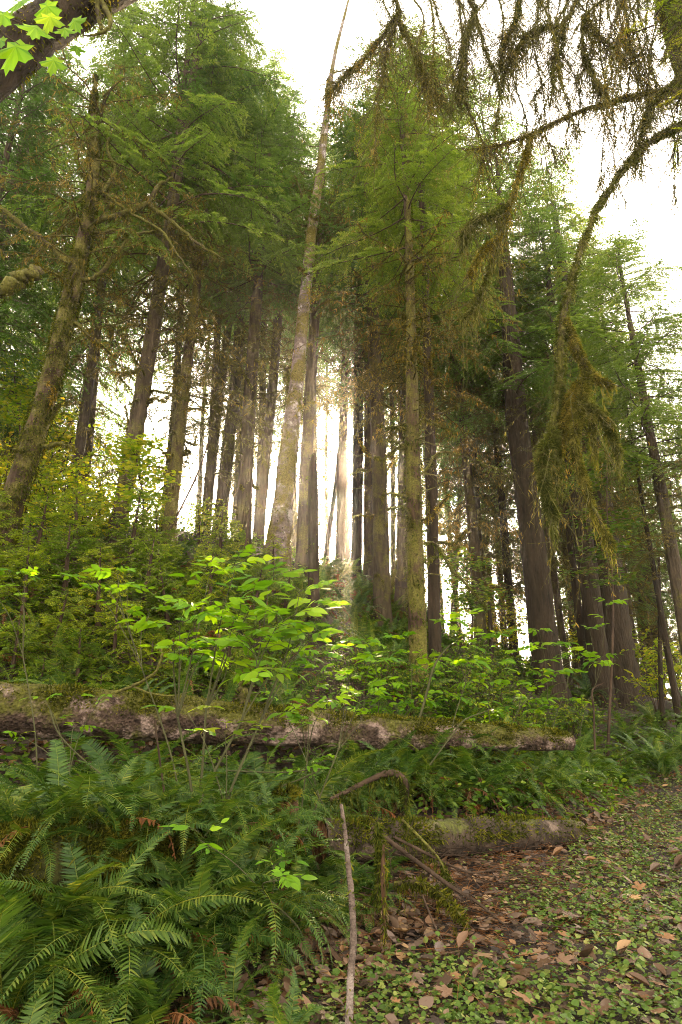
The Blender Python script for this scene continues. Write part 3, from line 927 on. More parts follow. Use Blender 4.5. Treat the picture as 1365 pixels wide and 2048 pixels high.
HILL = [(-7.8, 17, 22, 3.4, 6.5), (-11, 16, 21, 3.6, 2.5), (-14, 20, 23, 3.8, 2), (-10.5, 22, 25, 3.6, 4), (-6.6, 22, 26, 3.4, 12), (-17, 26, 24, 4, 2), (-13, 27, 26, 3.8, 3), (-4.8, 26, 29, 3.2, 14), (-9, 30, 27, 3.4, 12), (-13.5, 14, 17, 3.2, 2), (-9.2, 12.6, 15, 2.8, 4.5)]
for k, (x, y, h, rad, z0) in enumerate(HILL):
    simple_tree('spruce_tree', 'full green conifer on the rising left hillside behind the leaning mossy trunk', x, y, h, rad, z0, .22, CROWNS[k % 4], 12, 'green conifers on the left hillside', dead=None if z0 < 10 else 4.5)
for x, y, h, rad, z0, lab in [(-5.7, 18.5, 21, 2.6, 10, 'slim conifer with bare lower branches in the gap behind the pale barked spruce'), (-4.0, 17.0, 20, 2.4, 10.5, 'slim conifer with bare lower branches in the gap behind the slender lichen hung trunk'), (-7.4, 15.5, 17, 2.4, 8, 'slim conifer with bare lower branches between the leaning mossy trunk and the pale spruce')]:
    simple_tree('spruce_tree', lab, x, y, h, rad, z0, .17, CROWNS[1], 12, None, dead=2.0)
FARC = [(-3.2, 22, 27, 3, 12.5), (-1.3, 24, 25, 2.8, 11.5), (-8.2, 33, 27, 2.6, 15), (-5.4, 30, 25, 2.4, 14), (-3.2, 36, 27, 2.4, 14), (-1.7, 29, 26, 2.2, 14), (.3, 30, 27, 2.2, 14), (2.4, 38, 28, 2.6, 14), (5.6, 34, 26, 2.6, 10), (-7.2, 42, 30, 3, 14), (-2.5, 31, 27, 2.6, 13), (-.8, 36, 30, 2.8, 16), (1.4, 33, 28, 2.6, 15), (3.4, 30, 26, 2.6, 13), (4.6, 38, 27, 3, 14), (-4, 40, 30, 3, 14), (-6.5, 36, 30, 3, 12)]
for k, (x, y, h, rad, z0) in enumerate(FARC):
    simple_tree('spruce_tree', 'tall hazy conifer seen through the sunlit gaps between the centre trunks', x, y, h, rad, z0, .2, CROWNS[(k + 1) % 4], 12, 'hazy conifers beyond the ridge', dead=3)
RIGHT = [(4.0, 17.5, 23.5, 3.0, 9), (6.2, 19, 26, 3.5, 9.5), (2.6, 21, 27, 3.0, 13), (8.6, 20, 24, 3.0, 8), (11.0, 22, 21, 3.0, 6), (9.2, 27, 29, 3.4, 6), (11.8, 26, 22, 3.4, 4), (6.6, 28, 31, 3.2, 9), (8.0, 21, 20, 2.8, 5), (5.0, 21, 19, 2.8, 8), (7.6, 23, 17, 3.2, 5), (9.8, 24, 15, 3.4, 4), (12.5, 25.5, 13, 3.2, 2.5), (3.6, 24, 22, 3, 10), (11.6, 18.5, 9.5, 2.6, 2.2), (6.4, 33, 24, 3.4, 7), (16.5, 31, 15, 3.6, 2.5), (13.6, 21.5, 9, 2.6, 2), (7.2, 30, 20, 3.0, 5), (10.5, 27, 17, 3.2, 4), (13.5, 30, 17, 3.4, 3), (11.2, 22, 12.5, 2.8, 3), (16, 26, 15, 3.2, 2.5), (8.8, 35, 22, 3.2, 5), (14, 37, 20, 3.4, 4), (6.2, 26, 19, 2.6, 7), (19, 33, 17, 3.4, 3), (9.2, 19.5, 9.5, 2.3, 3.0)]
for k, (x, y, h, rad, z0) in enumerate(RIGHT):
    simple_tree('spruce_tree', 'hazy backlit conifer standing behind the three dark trunks on the right' if x > 5.6 else 'backlit green conifer standing behind the slim trunks of the bright gap', x, y, h, rad, z0, .19, (CROWNS[3], CROWNS[1], THIN[0])[k % 3], (12, 12, 10)[k % 3], 'backlit conifers behind the right trunks' if x > 5.6 else 'backlit conifers behind the bright gap', dead=1.5)

# ------------------------------------------------------------------ bushes and saplings
def leafy(mb, pos, d, size, wd=.42, T=LEAF6, mat=1, up=.7, var=None):
    n = len(pos)
    hint = np.array([0, 0, up]) + rng.normal(size=(n, 3)) * .45
    sz = size * (.6 + .7 * rng.random(n))
    stamp(mb, T, pos, d, hint, sz * wd / .5 if T is LEAF6 else sz, sz, mat=mat, var=var)
def bush_mesh(name, H, Rb, ns, nl, size, mats, wd=.30):
    mb = MB()
    for i in range(ns):
        az = rng.random() * 2 * PI
        L = H * (.6 + .5 * rng.random())
        o = Rb * (.3 + .7 * rng.random())
        e = np.array([math.cos(az) * o, math.sin(az) * o, L])
        P = curve([(0, 0, 0), e * (.35, .35, .55) + rng.normal(size=3) * .05, e * (.75, .75, .9), e], 9)
        tube(mb, P, np.linspace(.012, .003, 9), 4, 0, cap=False)
        m = nl // ns
        k = 7
        u = .3 + .7 * rng.random(k)
        b = np.stack([np.interp(u, np.linspace(0, 1, 9), P[:, c]) for c in range(3)], 1)
        d = norm(np.stack([rng.normal(size=k), rng.normal(size=k), .25 * rng.normal(size=k) + .1], 1))
        l = .25 + .4 * rng.random(k)
        stamp(mb, STICK, b, d, (0, 0, 1), .004, l, .004, 0)
        j = rng.integers(0, k, m)
        s = rng.random(m)
        pos = b[j] + d[j] * (l[j] * s)[:, None] - np.array([0, 0, 1]) * (l[j] * s ** 2 * .25)[:, None]
        sd_ = np.stack([-d[j][:, 1], d[j][:, 0], 0 * s], 1) * rng.choice([-1, 1], m)[:, None]
        leafy(mb, pos, d[j] * .6 + sd_ * .8 + rng.normal(size=(m, 3)) * .2 - np.array([0, 0, .15]), size, wd)
    return mb.mesh(name, mats)
BUSH_Y = [bush_mesh('foliage', 1.5, .8, 12, 900, .085, [M['twig'], M['leaf_yellow']]) for _ in range(2)]
BUSH_G = [bush_mesh('foliage', 1.3, .75, 12, 900, .08, [M['twig'], M['leaf_mid']]) for _ in range(3)]
def put_mesh(name, mesh, p, s, label, cat, group=None, rz=None, tilt=0):
    o = link(name, mesh)
    o.location = Vector(p)
    o.scale = (s, s, s)
    o.rotation_euler = (rng.normal() * tilt, rng.normal() * tilt, rng.random() * 6.28 if rz is None else rz)
    return tag(o, label, cat, group)
for px, Y, s in [(60, 12.5, 1.0), (110, 11.5, .9), (160, 13, 1.0), (210, 12.6, .85), (150, 11, .8), (-20, 12, 1.1), (280, 13.2, .8), (320, 13.8, .8), (400, 14, .7), (40, 14, 1.3), (120, 14.5, 1.2), (200, 14.5, .95), (430, 15, .7), (-80, 13, 1.3), (90, 10.6, .7), (180, 11.6, .7), (20, 10.8, .8)]:
    put_mesh('bush', BUSH_Y[rng.integers(2)], pos_ground(px, Y), s, 'yellow green bush on the bank by the leaning mossy trunk and pale spruce', 'bush', 'sunlit bushes on the left bank', tilt=.1)
for px, Y, s in [(-40, 16, 2.2), (20, 17, 2.4), (90, 17, 2.0), (-20, 20, 3.0), (70, 21, 2.6)]:
    put_mesh('bush', BUSH_Y[rng.integers(2)], pos_ground(px, Y), s, 'big pale green bush high on the hillside behind the leaning mossy trunk', 'bush', 'pale bushes up the hillside', tilt=.1)
for px, Y, s in [(40, 8.3, 1.0), (120, 8.8, 1.1), (200, 8.6, 1.0), (280, 9.2, 1.1), (350, 9.0, .9), (420, 9.6, 1.0), (500, 10.2, .9), (560, 10.4, .8), (150, 9.8, 1.2), (250, 10.3, 1.2), (330, 10.6, 1.1), (430, 11.2, 1.1), (60, 9.4, 1.1), (-30, 8.8, 1.2), (480, 12, .9), (540, 12.4, .8), (20, 7.4, .7), (90, 7.8, .8), (160, 7.5, .7), (230, 8.0, .8), (300, 7.8, .7), (380, 8.2, .75), (460, 8.6, .7), (520, 9.2, .7), (60, 7.0, .6), (200, 7.1, .55)]:
    o = put_mesh('hemlock_sapling', SAPL[rng.integers(3)], pos_ground(px, Y) - (0, 0, .25), s * .62, 'feathery bright green hemlock sapling crowding the bank above the long fallen log', 'sapling', 'hemlock saplings on the bank', tilt=.12)
for px, Y, s in [(900, 10.5, .8), (960, 11.5, .9), (1020, 12, .8), (1080, 11, .7), (900, 13, 1.0), (1000, 14, 1.0), (1140, 12.5, .8), (760, 9.2, .6), (700, 8.9, .6), (820, 9.2, .6), (930, 9.2, .65), (1010, 9.4, .6)]:
    put_mesh('bush', BUSH_G[rng.integers(3)], pos_ground(px, Y), s, 'mid green leafy bush between the moss speckled spruce and the huge leaning trunk', 'bush', 'green bushes behind the log', tilt=.1)
for px, Y, s in [(1320, 15, 1.1), (1290, 19, 1.3), (1370, 17, 1.2), (1150, 20, 1.2), (1020, 19, 1.1), (960, 20, 1.1)]:
    put_mesh('bush', BUSH_Y[rng.integers(2)], pos_ground(px, Y), s, 'yellowish bush catching low sun in the bright gap beside the dark right trunks', 'bush', 'sunlit bushes on the right', tilt=.1)
# layered maple shrub hanging its green leaves in front of the dark right trunks
def layered(label, px, py, Y, H, Rb, mat):
    p = pos_ground(px, Y)
    root = empty('vine_maple', p, label, 'shrub')
    mb = MB()
    top = at(px, py, Y) - p
    P = curve([(0, 0, 0), top * .5 + (.12, 0, 0), top * .8, top], 12)
    tube(mb, P, np.linspace(.03, .008, 12), 5, 0)
    mb2 = MB()
    for i in range(22):
        z = top[2] * (.55 + .48 * rng.random())
        b = np.array([np.interp(z, P[:, 2], P[:, k]) for k in range(3)])
        az = rng.random() * 6.28
        L = Rb * (.4 + .6 * rng.random())
        e = b + (math.cos(az) * L, math.sin(az) * L, .15 * rng.normal())
        C = curve([b, (b + e) / 2 + (0, 0, .1), e], 6)
        tube(mb, C, np.linspace(.01, .003, 6), 4, 0, cap=False)
        m = 60
        u = .2 + .8 * rng.random(m)
        pos = b + (e - b) * u[:, None] + rng.normal(size=(m, 3)) * (.16, .16, .035)
        d = np.stack([rng.normal(size=m), rng.normal(size=m), -.15 + 0 * u], 1)
        stamp(mb2, LOBED, pos, d, np.array([0, 0, 1.]) + rng.normal(size=(m, 3)) * .2, .10, .10, mat=0)
    mb.build('stem', [M['twig']], root)
    mb2.build('foliage', [M[mat]], root)
layered('vine maple with flat layers of green leaves before the dark right trunks', 1215, 930, 12, 3, 1.0, 'leaf_mid')
layered('small leafy maple added in the bright gap to keep low sun off the trail', 935, 1110, 14, 3, 1.3, 'leaf_mid')  # added where only hazy twigs stand, to block sun spots on the trail
layered('small vine maple with glowing leaves beside the pale barked spruce', 275, 880, 10.8, 2, .7, 'leaf_yellow')
layered('vine maple with pale yellow leaves beside the edge of the left hillside', 30, 700, 13, 3, 1.0, 'leaf_yellow')

# ------------------------------------------------------------------ fallen logs
def log_geo(pts, rad, n, seg, rough, mat, label, cat='log', name='fallen_log', mossn=0, mossc='moss', blen=.045, hollow=True, cutmat='cut_wood', top=.9):
    C = curve(pts, n)
    rr = np.interp(np.linspace(0, 1, n), np.linspace(0, 1, len(rad)), rad)
    root = empty(name, C[0], label, cat)
    low = rng.normal(size=(n // 4 + 2, seg))
    lump = np.stack([np.interp(np.linspace(0, 1, n), np.linspace(0, 1, len(low)), low[:, k]) for k in range(seg)], 1)
    lump = (lump + np.roll(lump, 1, 1) + np.roll(lump, -1, 1)) / 1.7
    mb = MB()
    tube(mb, C, rr, seg, 0, lump=1 + rough * lump + rng.normal(size=(n, seg)) * .012, cap=False)
    child('bark', mb, [M[mat]], root)
    mb = MB()
    # end faces: jagged broken wood
    for e, sgn in ((0, -1), (-1, 1)):
        T = norm(C[-1] - C[-2]) if e == -1 else norm(C[0] - C[1])
        a = norm(np.cross(T, (0, 0, 1.0)))
        b = np.cross(T, a)
        th = np.arange(seg) / seg * 2 * PI
        rings = []
        for k, f in enumerate((.985, .7, .4, 0.02)):
            ring = C[e] + rr[e] * f * (np.cos(th)[:, None] * a + np.sin(th)[:, None] * b) + T * ((rng.normal(size=(seg, 1)) * .02 + (.01 - .012 * k)) if k else .004)
            rings.append(ring)
        V = np.concatenate(rings)
        fc = [(k * seg + i, k * seg + (i + 1) % seg, (k + 1) * seg + (i + 1) % seg, (k + 1) * seg + i) for k in range(3) for i in range(seg)]
        mb.add(V, np.array(fc), 0, .5, False)
    child('broken_end', mb, [M[cutmat]], root)
    if mossn:
        mb = MB()
        # patches: pick centres, keep blades near them
        moss(mb, C, rr, mossn, blen, .012, .35, top, 0, .6, thr=-.6 if mat == 'log_moss' else -.15)
        child('moss', mb, [M[mossc]], root)
    return root, C, rr
lp = [at(-120, 1418, 5.6), at(60, 1420, 5.85), at(240, 1428, 6.15), at(430, 1443, 6.5), at(650, 1458, 7.0), at(860, 1468, 7.5), at(1020, 1476, 7.9), at(1140, 1483, 8.2)]
lr = [prad(wd, p) for wd, p in zip((106, 100, 90, 80, 68, 58, 48, 34), lp)]
root, LC, LR = log_geo(lp, lr, 130, 32, .07, 'log', 'long pale barked fallen log with moss on top, raised above the ferns', mossn=26000, blen=.045)
limb(root, [(480, 1425), (484, 1400), (488, 1372), (498, 1352)], [24, 22, 20, 15], 6.6, 500, 20, name='mossy_stub')
limb(root, [(232, 1385), (275, 1368), (310, 1345), (325, 1310), (320, 1290), (350, 1282)], [8, 8, 7, 6, 4, 2], 6.0, 0, 0, name='bare_branch')
limb(root, [(265, 1372), (300, 1386), (345, 1392), (400, 1378)], [6, 5, 4, 2], 6.0, 0, 0, name='bare_branch')
lp2 = [at(640, 1683, 5.1), at(760, 1680, 5.35), at(900, 1675, 5.75), at(1040, 1669, 6.2), at(1160, 1666, 6.65)]
lr2 = [prad(wd, p) for wd, p in zip((78, 76, 70, 60, 42), lp2)]
log_geo(lp2, lr2, 50, 22, .06, 'log_dark', 'short low log lying on the ground beside the leafy trail', mossn=9000)
lp3 = [at(-140, 1760, 3.5), at(60, 1735, 3.75), at(250, 1715, 4.0), at(420, 1700, 4.3), at(575, 1678, 4.6)]
lr3 = [prad(wd, p) for wd, p in zip((160, 152, 146, 136, 96), lp3)]
root3, C3, R3 = log_geo(lp3, lr3, 50, 24, .09, 'log_moss', 'thick rotten log buried in moss and ferns with orange brown broken end', mossn=60000, blen=.05, top=.4)
mb = MB()
beards(mb, C3 + np.array([0, -.28, -.05]), 220, .28, .014, 0, .12)
child('hanging_moss', mb, [M['moss']], root3)
# upright slab of rotten wood on the log's end
p = at(566, 1672, 4.62)
st = empty('rotten_stump', p + (0, 0, -.35), 'orange brown rotten stump with a cap of moss beside the fern fronds', 'stump')
mb = MB()
n = 14
zz = np.linspace(-.45, .22, n)
P = np.stack([p[0] + .02 * np.sin(zz * 9), p[1] + 0 * zz, p[2] + zz], 1)
tube(mb, P, np.linspace(.13, .085, n), 16, 0, rough=.12)
child('wood', mb, [M['cut_wood']], st)
mb = MB()
moss(mb, np.array([p + (-.1, -.03, .2), p + (0, 0, .24), p + (.08, .02, .2)]), .075, 1200, .05, .012, .2, .9, 0)
child('moss', mb, [M['moss']], st)

# ------------------------------------------------------------------ sword ferns
def frond_geo(L, arch, start, pairs, pl, dead=False, twist=0.0):
    """along +X, rising at start (radians from level) and bending down by arch"""
    n = 22
    t = np.linspace(0, 1, n)
    an = start - arch * t ** 1.3
    ds = L / (n - 1)
    P = np.zeros((n, 3))
    P[1:, 0] = np.cumsum(np.cos(an[:-1])) * ds
    P[1:, 2] = np.cumsum(np.sin(an[:-1])) * ds
    P[:, 1] = .05 * L * np.sin(t * 2.2 + rng.random() * 3) * rng.normal() * t
    mb = MB()
    tube(mb, P, np.linspace(.0045, .001, n), 4, 0, var=.9, cap=False)
    for sd_ in (1, -1):
        u = np.linspace(.10, .995, pairs)
        b = np.stack([np.interp(u, t, P[:, k]) for k in range(3)], 1)
        T = norm(np.stack([np.interp(u, t, np.gradient(P[:, k])) for k in range(3)], 1))
        side = np.tile(np.array([0, sd_ * 1.0, 0]), (pairs, 1))
        up = np.cross(T, side) * sd_
        prof = np.minimum(1, (u - .06) / .22) ** .7 * np.clip((1.02 - u) / .55, 0, 1) ** .75
        l = pl * prof * (.9 + .2 * rng.random(pairs)) + .006
        d = side + T * (.22 + .35 * u[:, None]) + up * (.12 + .10 * rng.normal(size=(pairs, 1)))
        if dead:
            d = d + rng.normal(size=d.shape) * .45 + np.array([0, 0, -.7])
        d = d + rng.normal(size=d.shape) * .05
        hint = up + rng.normal(size=d.shape) * .2 - T * .45
        miss = rng.random(pairs) > (.25 if dead else .02)
        sp_w = np.minimum(.9 * L * .9 / pairs, .02) * np.ones(pairs) * (.55 + .45 * prof)
        stamp(mb, PINNA, b[miss], d[miss], hint[miss], sp_w[miss], l[miss], mat=0, var=np.clip(.42 + .16 * rng.normal(size=miss.sum()), 0, 1))
    return mb
FR = []
for L, arch, stt in [(1.0, 2.3, 1.25), (.95, 2.0, 1.1), (1.05, 2.7, 1.35), (.95, 1.7, .95), (.85, 2.2, .95), (1.0, 1.5, .75), (1.05, 1.6, 1.4), (.75, 1.9, 1.2), (1.0, 2.9, 1.3), (.9, 1.2, 1.25), (1.0, 2.5, 1.0), (.95, 1.9, .7)]:
    mb = frond_geo(L, arch, stt, 58, .088 * (.8 + .35 * rng.random()))
    FR.append(mb)
FROND = [mb.mesh('frond', [M['fern']]) for mb in FR]
FRD = [frond_geo(L, a, s, 34, .07, True) for L, a, s in ((.8, 2.6, .9), (.7, 2.2, .6), (.9, 2.9, 1.0))]
FRONDD = [mb.mesh('dead_frond', [M['fern_dead']]) for mb in FRD]
def fern_mesh(n):
    mb = MB()
    tone = rng.normal() * .05
    for i in range(n):
        src = FR[rng.integers(len(FR))]
        az, s = i * 2.4 + rng.normal() * .3, .7 + .4 * rng.random()
        M3 = np.array(Matrix.Rotation(az, 3, 'Z') @ Matrix.Rotation(rng.normal() * .15 - .05, 3, 'Y') @ Matrix.Rotation(rng.normal() * .25, 3, 'X'))
        V = np.concatenate(src.v) * s @ M3.T
        for p in src.parts:
            mb.parts.append((p[0] + mb.n, 0, np.clip(p[2] + tone + rng.normal() * .08, 0, 1), True))
        mb.v.append(V)
        mb.n += len(V)
    for k in range(2):
        src = FRD[rng.integers(3)]
        for i in range(2):
            M3 = np.array(Matrix.Rotation(rng.random() * 6.28, 3, 'Z'))
            V = np.concatenate(src.v) @ M3.T
            for p in src.parts:
                mb.parts.append((p[0] + mb.n, 1, p[2], True))
            mb.v.append(V)
            mb.n += len(V)
    return mb.mesh('sword_fern', [M['fern'], M['fern_dead']])
FERN = [fern_mesh(n) for n in (15, 18, 13, 20, 16, 12)]
def fern(p, s, label, n=14, dead=2, group=None, lean=0.0, az0=None):
    n = int(n * 1.35)
    root = empty('sword_fern', p, label, 'fern', group)
    a0 = rng.random() * 6 if az0 is None else az0
    for i in range(n):
        o = link('frond', FROND[rng.integers(len(FROND))], root)
        o.rotation_euler = (rng.normal() * .25, -lean + rng.normal() * .15, a0 + i * 2.4 + rng.normal() * .25)
        o.scale = (s * (.75 + .35 * rng.random()),) * 3
    for i in range(dead):
        o = link('dead_frond', FRONDD[rng.integers(3)], root)
        o.rotation_euler = (0, 0, rng.random() * 6.28)
        o.scale = (s,) * 3
    return root
# near ferns with every frond a part
NEAR = [
    (15, 3.1, 1.02, 'tallest sword fern with upright fronds at the left border of view', 14, 1),
    (130, 3.3, .95, 'sword fern with pale arching fronds before the thick end of the mossy rotten log', 18, 2),
    (30, 2.6, .6, 'dark glossy sword fern filling the bottom left corner', 16, 2),
    (300, 3.1, .75, 'sword fern below the mossy log hanging one light frond downward', 14, 3),
    (235, 3.55, 1.0, 'sword fern with silvery fronds right against the mossy rotten log', 18, 2),
    (420, 3.65, .85, 'sword fern drooping before the dark hollow under the mossy log', 16, 3),
    (490, 4.05, .85, 'sword fern beside the orange rotten stump, fronds lit from above', 18, 2),
    (575, 4.0, .65, 'sword fern with fronds spread below the orange rotten stump', 15, 3),
    (640, 4.9, .65, 'sword fern with blue green fronds behind the orange rotten stump', 15, 2),
    (180, 2.7, .5, 'low dark fern near the bottom border between two larger ferns', 14, 3),
    (560, 2.95, .45, 'small drooping fern with brown fronds beside the pale upright stick', 8, 6),
    (690, 4.3, .55, 'fern with a long sideways frond crossing the pale upright stick', 9, 3),
    (330, 2.55, .5, 'short fern cut by the bottom border under the dark hollow', 13, 4),
    (345, 3.75, .8, 'sword fern pressed on the moss cushion of the rotten log', 14, 2),
    (80, 3.6, 1.05, 'sword fern standing against the thick end of the mossy rotten log', 16, 2),
    (735, 4.75, .62, 'fern hiding the butt of the short low log behind the arching branch', 13, 4),
    (670, 4.6, .6, 'dark fern crouching behind the pale upright stick', 12, 3),
    (470, 3.3, .5, 'low fern with withered fronds in the dark hollow', 8, 7),
]
for px, Y, s, lab, n, dd in NEAR:
    fern(pos_ground(px, Y), s, lab, n, dd)
for px, Y, s, lab in [(60, 3.5, 1.0, 'sword fern in the row before the mossy log, nearest the left border'), (155, 3.55, 1.0, 'sword fern in the row before the mossy log, second from the left border'), (330, 3.7, .95, 'sword fern in the row before the mossy log, at its middle'), (410, 3.85, .9, 'sword fern in the row before the mossy log, left of the stump'), (500, 3.85, .8, 'sword fern in the row before the mossy log, next to the stump')]:
    fern(pos_ground(px, Y) + (0, 0, .1), s, lab, 14, 2)
for px, py, Y, s, lab in [(30, 1690, 3.8, .8, 'sword fern rooted on the mossy log hard against the left border'), (200, 1690, 3.95, .85, 'sword fern rooted on the mossy log, its fronds hanging over the front'), (285, 1680, 4.1, .7, 'pale sword fern on the mossy log just left of the bare moss cushion'), (485, 1665, 4.4, .65, 'sword fern on the mossy log close beside the rotten stump'), (530, 1690, 4.3, .55, 'small fern draped over the broken end of the mossy log'),
                          (385, 1680, 4.15, .75, 'sword fern on the mossy log over its bare moss cushion'), (235, 1720, 3.85, .8, 'sword fern spilling down the face of the mossy log'), (430, 1710, 4.05, .7, 'sword fern spilling down the mossy log beside the elder stems'),
                          (110, 1700, 3.9, .9, 'big sword fern growing on top of the mossy rotten log at its thick end'), (330, 1655, 4.4, .6, 'small fern on the mossy rotten log behind its moss cushion'), (445, 1650, 4.75, .6, 'small fern rooted behind the mossy rotten log near the stump')]:
    fern(at(px, py, Y), s, lab, 12, 1)
MIDB = [(px, Y, s) for px, Y, s in [(20, 4.7, .9), (110, 4.9, .95), (200, 5.0, .95), (290, 5.1, .95), (370, 5.2, .95), (450, 5.3, .9), (530, 5.5, .9), (600, 5.7, .85), (60, 5.3, .9), (160, 5.5, .9), (260, 5.6, .9), (340, 5.8, .9), (430, 5.9, .85), (520, 6.1, .8), (600, 6.3, .8)]]
MIDB = [(px, Y, s * 1.25) for px, Y, s in MIDB]
MIDB += [(px + 25, Y - .12, s * .9) for px, Y, s in MIDB[:7]] + [(px + 10, Y + .1, s) for px, Y, s in MIDB[8:]]
for px, Y, s in MIDB:
    s = s * (.8 + .35 * rng.random())
    fern(pos_ground(px, Y), s, 'dense sword fern in the dark strip between the long log and the mossy log', 15, 2, 'ferns between the long log and the mossy log')
MIDR = [(720, 6.5, .8), (800, 6.8, .85), (880, 7.0, .85), (960, 7.2, .9), (1040, 7.5, .8), (840, 7.5, .9), (930, 7.8, .9), (760, 7.2, .8), (680, 6.6, .75), (1090, 7.9, .75)]
MIDR = [(px, Y, s * 1.2) for px, Y, s in MIDR]
MIDR += [(px + 30, Y + .45, s * 1.05) for px, Y, s in MIDR] + [(px - 15, Y + .2, s * .8) for px, Y, s in MIDR]
for px, Y, s in MIDR:
    fern(pos_ground(px, Y), s, 'dark sword fern behind the short low log and beneath the long log', 14, 3, 'ferns behind the short low log')
for k, (px, Y, s) in enumerate([(1170, 8.7, .95), (1240, 9.6, 1.0), (1150, 9.6, 1.0), (1330, 10.4, 1.1), (1290, 11.0, 1.1), (1210, 10.8, 1.1), (1370, 11.5, 1.1), (1120, 10.6, 1.0), (1080, 9.8, .9), (1330, 12.4, 1.1), (1180, 12.2, 1.1), (1260, 13, 1.1), (1060, 11.4, 1), (1390, 13.5, 1.1), (1120, 13.4, 1.1), (1310, 14.4, 1.1)]):
    fern(pos_ground(px, Y), s, 'broad sword fern with pale arching fronds past the right end of the long log', 16, 2, 'ferns past the end of the long log')
# ferns farther up the bank, one mesh each
def scatter(n, x0, x1, y0, y1, ok, mind):
    pts = []
    tries = 0
    while len(pts) < n and tries < n * 40:
        tries += 1
        x, y = x0 + (x1 - x0) * rng.random(), y0 + (y1 - y0) * rng.random()
        if ok(x, y) and all((x - a) ** 2 + (y - b) ** 2 > mind ** 2 for a, b in pts):
            pts.append((x, y))
    return pts
def pxcol(x, y):
    return 682.5 + F * x / depth((0, y, gz(x, y)[0]))
for x, y in scatter(45, -.6, 3.2, 10, 20, lambda x, y: 590 < pxcol(x, y) < 860, .6):
    put_mesh('sword_fern', FERN[rng.integers(6)], gpt(x, y), .8 + .35 * rng.random(), 'shaded sword fern on the steep bank around the foot of the thick central spruce', 'fern', 'ferns on the central bank', tilt=.12)
for x, y in scatter(55, -5.5, -.3, 7.0, 12, lambda x, y: -60 < pxcol(x, y) < 600, .55):
    put_mesh('sword_fern', FERN[rng.integers(6)], gpt(x, y), .75 + .35 * rng.random(), 'sword fern on the bank above the long fallen log, under the saplings', 'fern', 'ferns above the long log', tilt=.12)
for x, y in scatter(45, .3, 4.5, 8.4, 17, lambda x, y: 640 < pxcol(x, y) < 1130, .7):
    put_mesh('sword_fern', FERN[rng.integers(6)], gpt(x, y), .7 + .35 * rng.random(), 'sword fern among the leafy bushes behind the long log, below slim trunks', 'fern', 'ferns among the bushes behind the log', tilt=.12)
for x, y in scatter(35, 3, 12, 14, 24, lambda x, y: 900 < pxcol(x, y) < 1450, 1.0):
    put_mesh('sword_fern', FERN[rng.integers(6)], gpt(x, y), .9 + .35 * rng.random(), 'distant sword fern around the feet of the dark trunks on the right', 'fern', 'ferns at the right trunks', tilt=.12)

# ------------------------------------------------------------------ elder shrubs with bright compound leaves
def compound(L, nlf, size):
    mb = MB()
    t = np.linspace(0, 1, 6)
    P = np.stack([0 * t, L * t, .05 * L * np.sin(3 * t) - .22 * L * t ** 2], 1)
    tube(mb, P, np.linspace(.0028, .0012, 6), 4, 1, cap=False)
    pos, d = [], []
    k = (nlf - 1) // 2
    for i in range(k):
        u = .42 + .5 * i / max(k - .4, 1)
        b = np.array([np.interp(u, t, P[:, c]) for c in range(3)])
        for s in (1, -1):
            pos.append(b)
            d.append((s * .95, .55 + .12 * rng.normal(), -.22 + .12 * rng.normal()))
    pos.append(P[-1])
    d.append((.1 * rng.normal(), 1, -.35))
    pos, d = np.array(pos), np.array(d)
    sz = size * (.75 + .4 * rng.random(len(pos)))
    tone = .05 + .5 * rng.random()
    for q in range(len(pos)):
        stamp(mb, BROADS[rng.integers(4)], pos[q:q + 1], d[q:q + 1], np.array([[0, 0, 1.]]) + rng.normal(size=(1, 3)) * .32, sz[q] * (.9 + .3 * rng.random()), sz[q], mat=0, var=np.array([min(.97, tone + .3 * rng.random())]))
    return mb.mesh('leaf', [M['leaf'], M['stem']])
CLEAF = [compound(a, b, c) for a, b, c in ((.24, 5, .135), (.27, 7, .125), (.22, 5, .12), (.26, 7, .13), (.20, 3, .13), (.25, 5, .145), (.28, 7, .11), (.18, 3, .115), (.23, 5, .10), (.25, 7, .14))]
YLEAF = compound(.2, 3, .13)
YLEAF.materials.clear()
YLEAF.materials.append(M['leaf_yellow'])
YLEAF.materials.append(M['stem'])
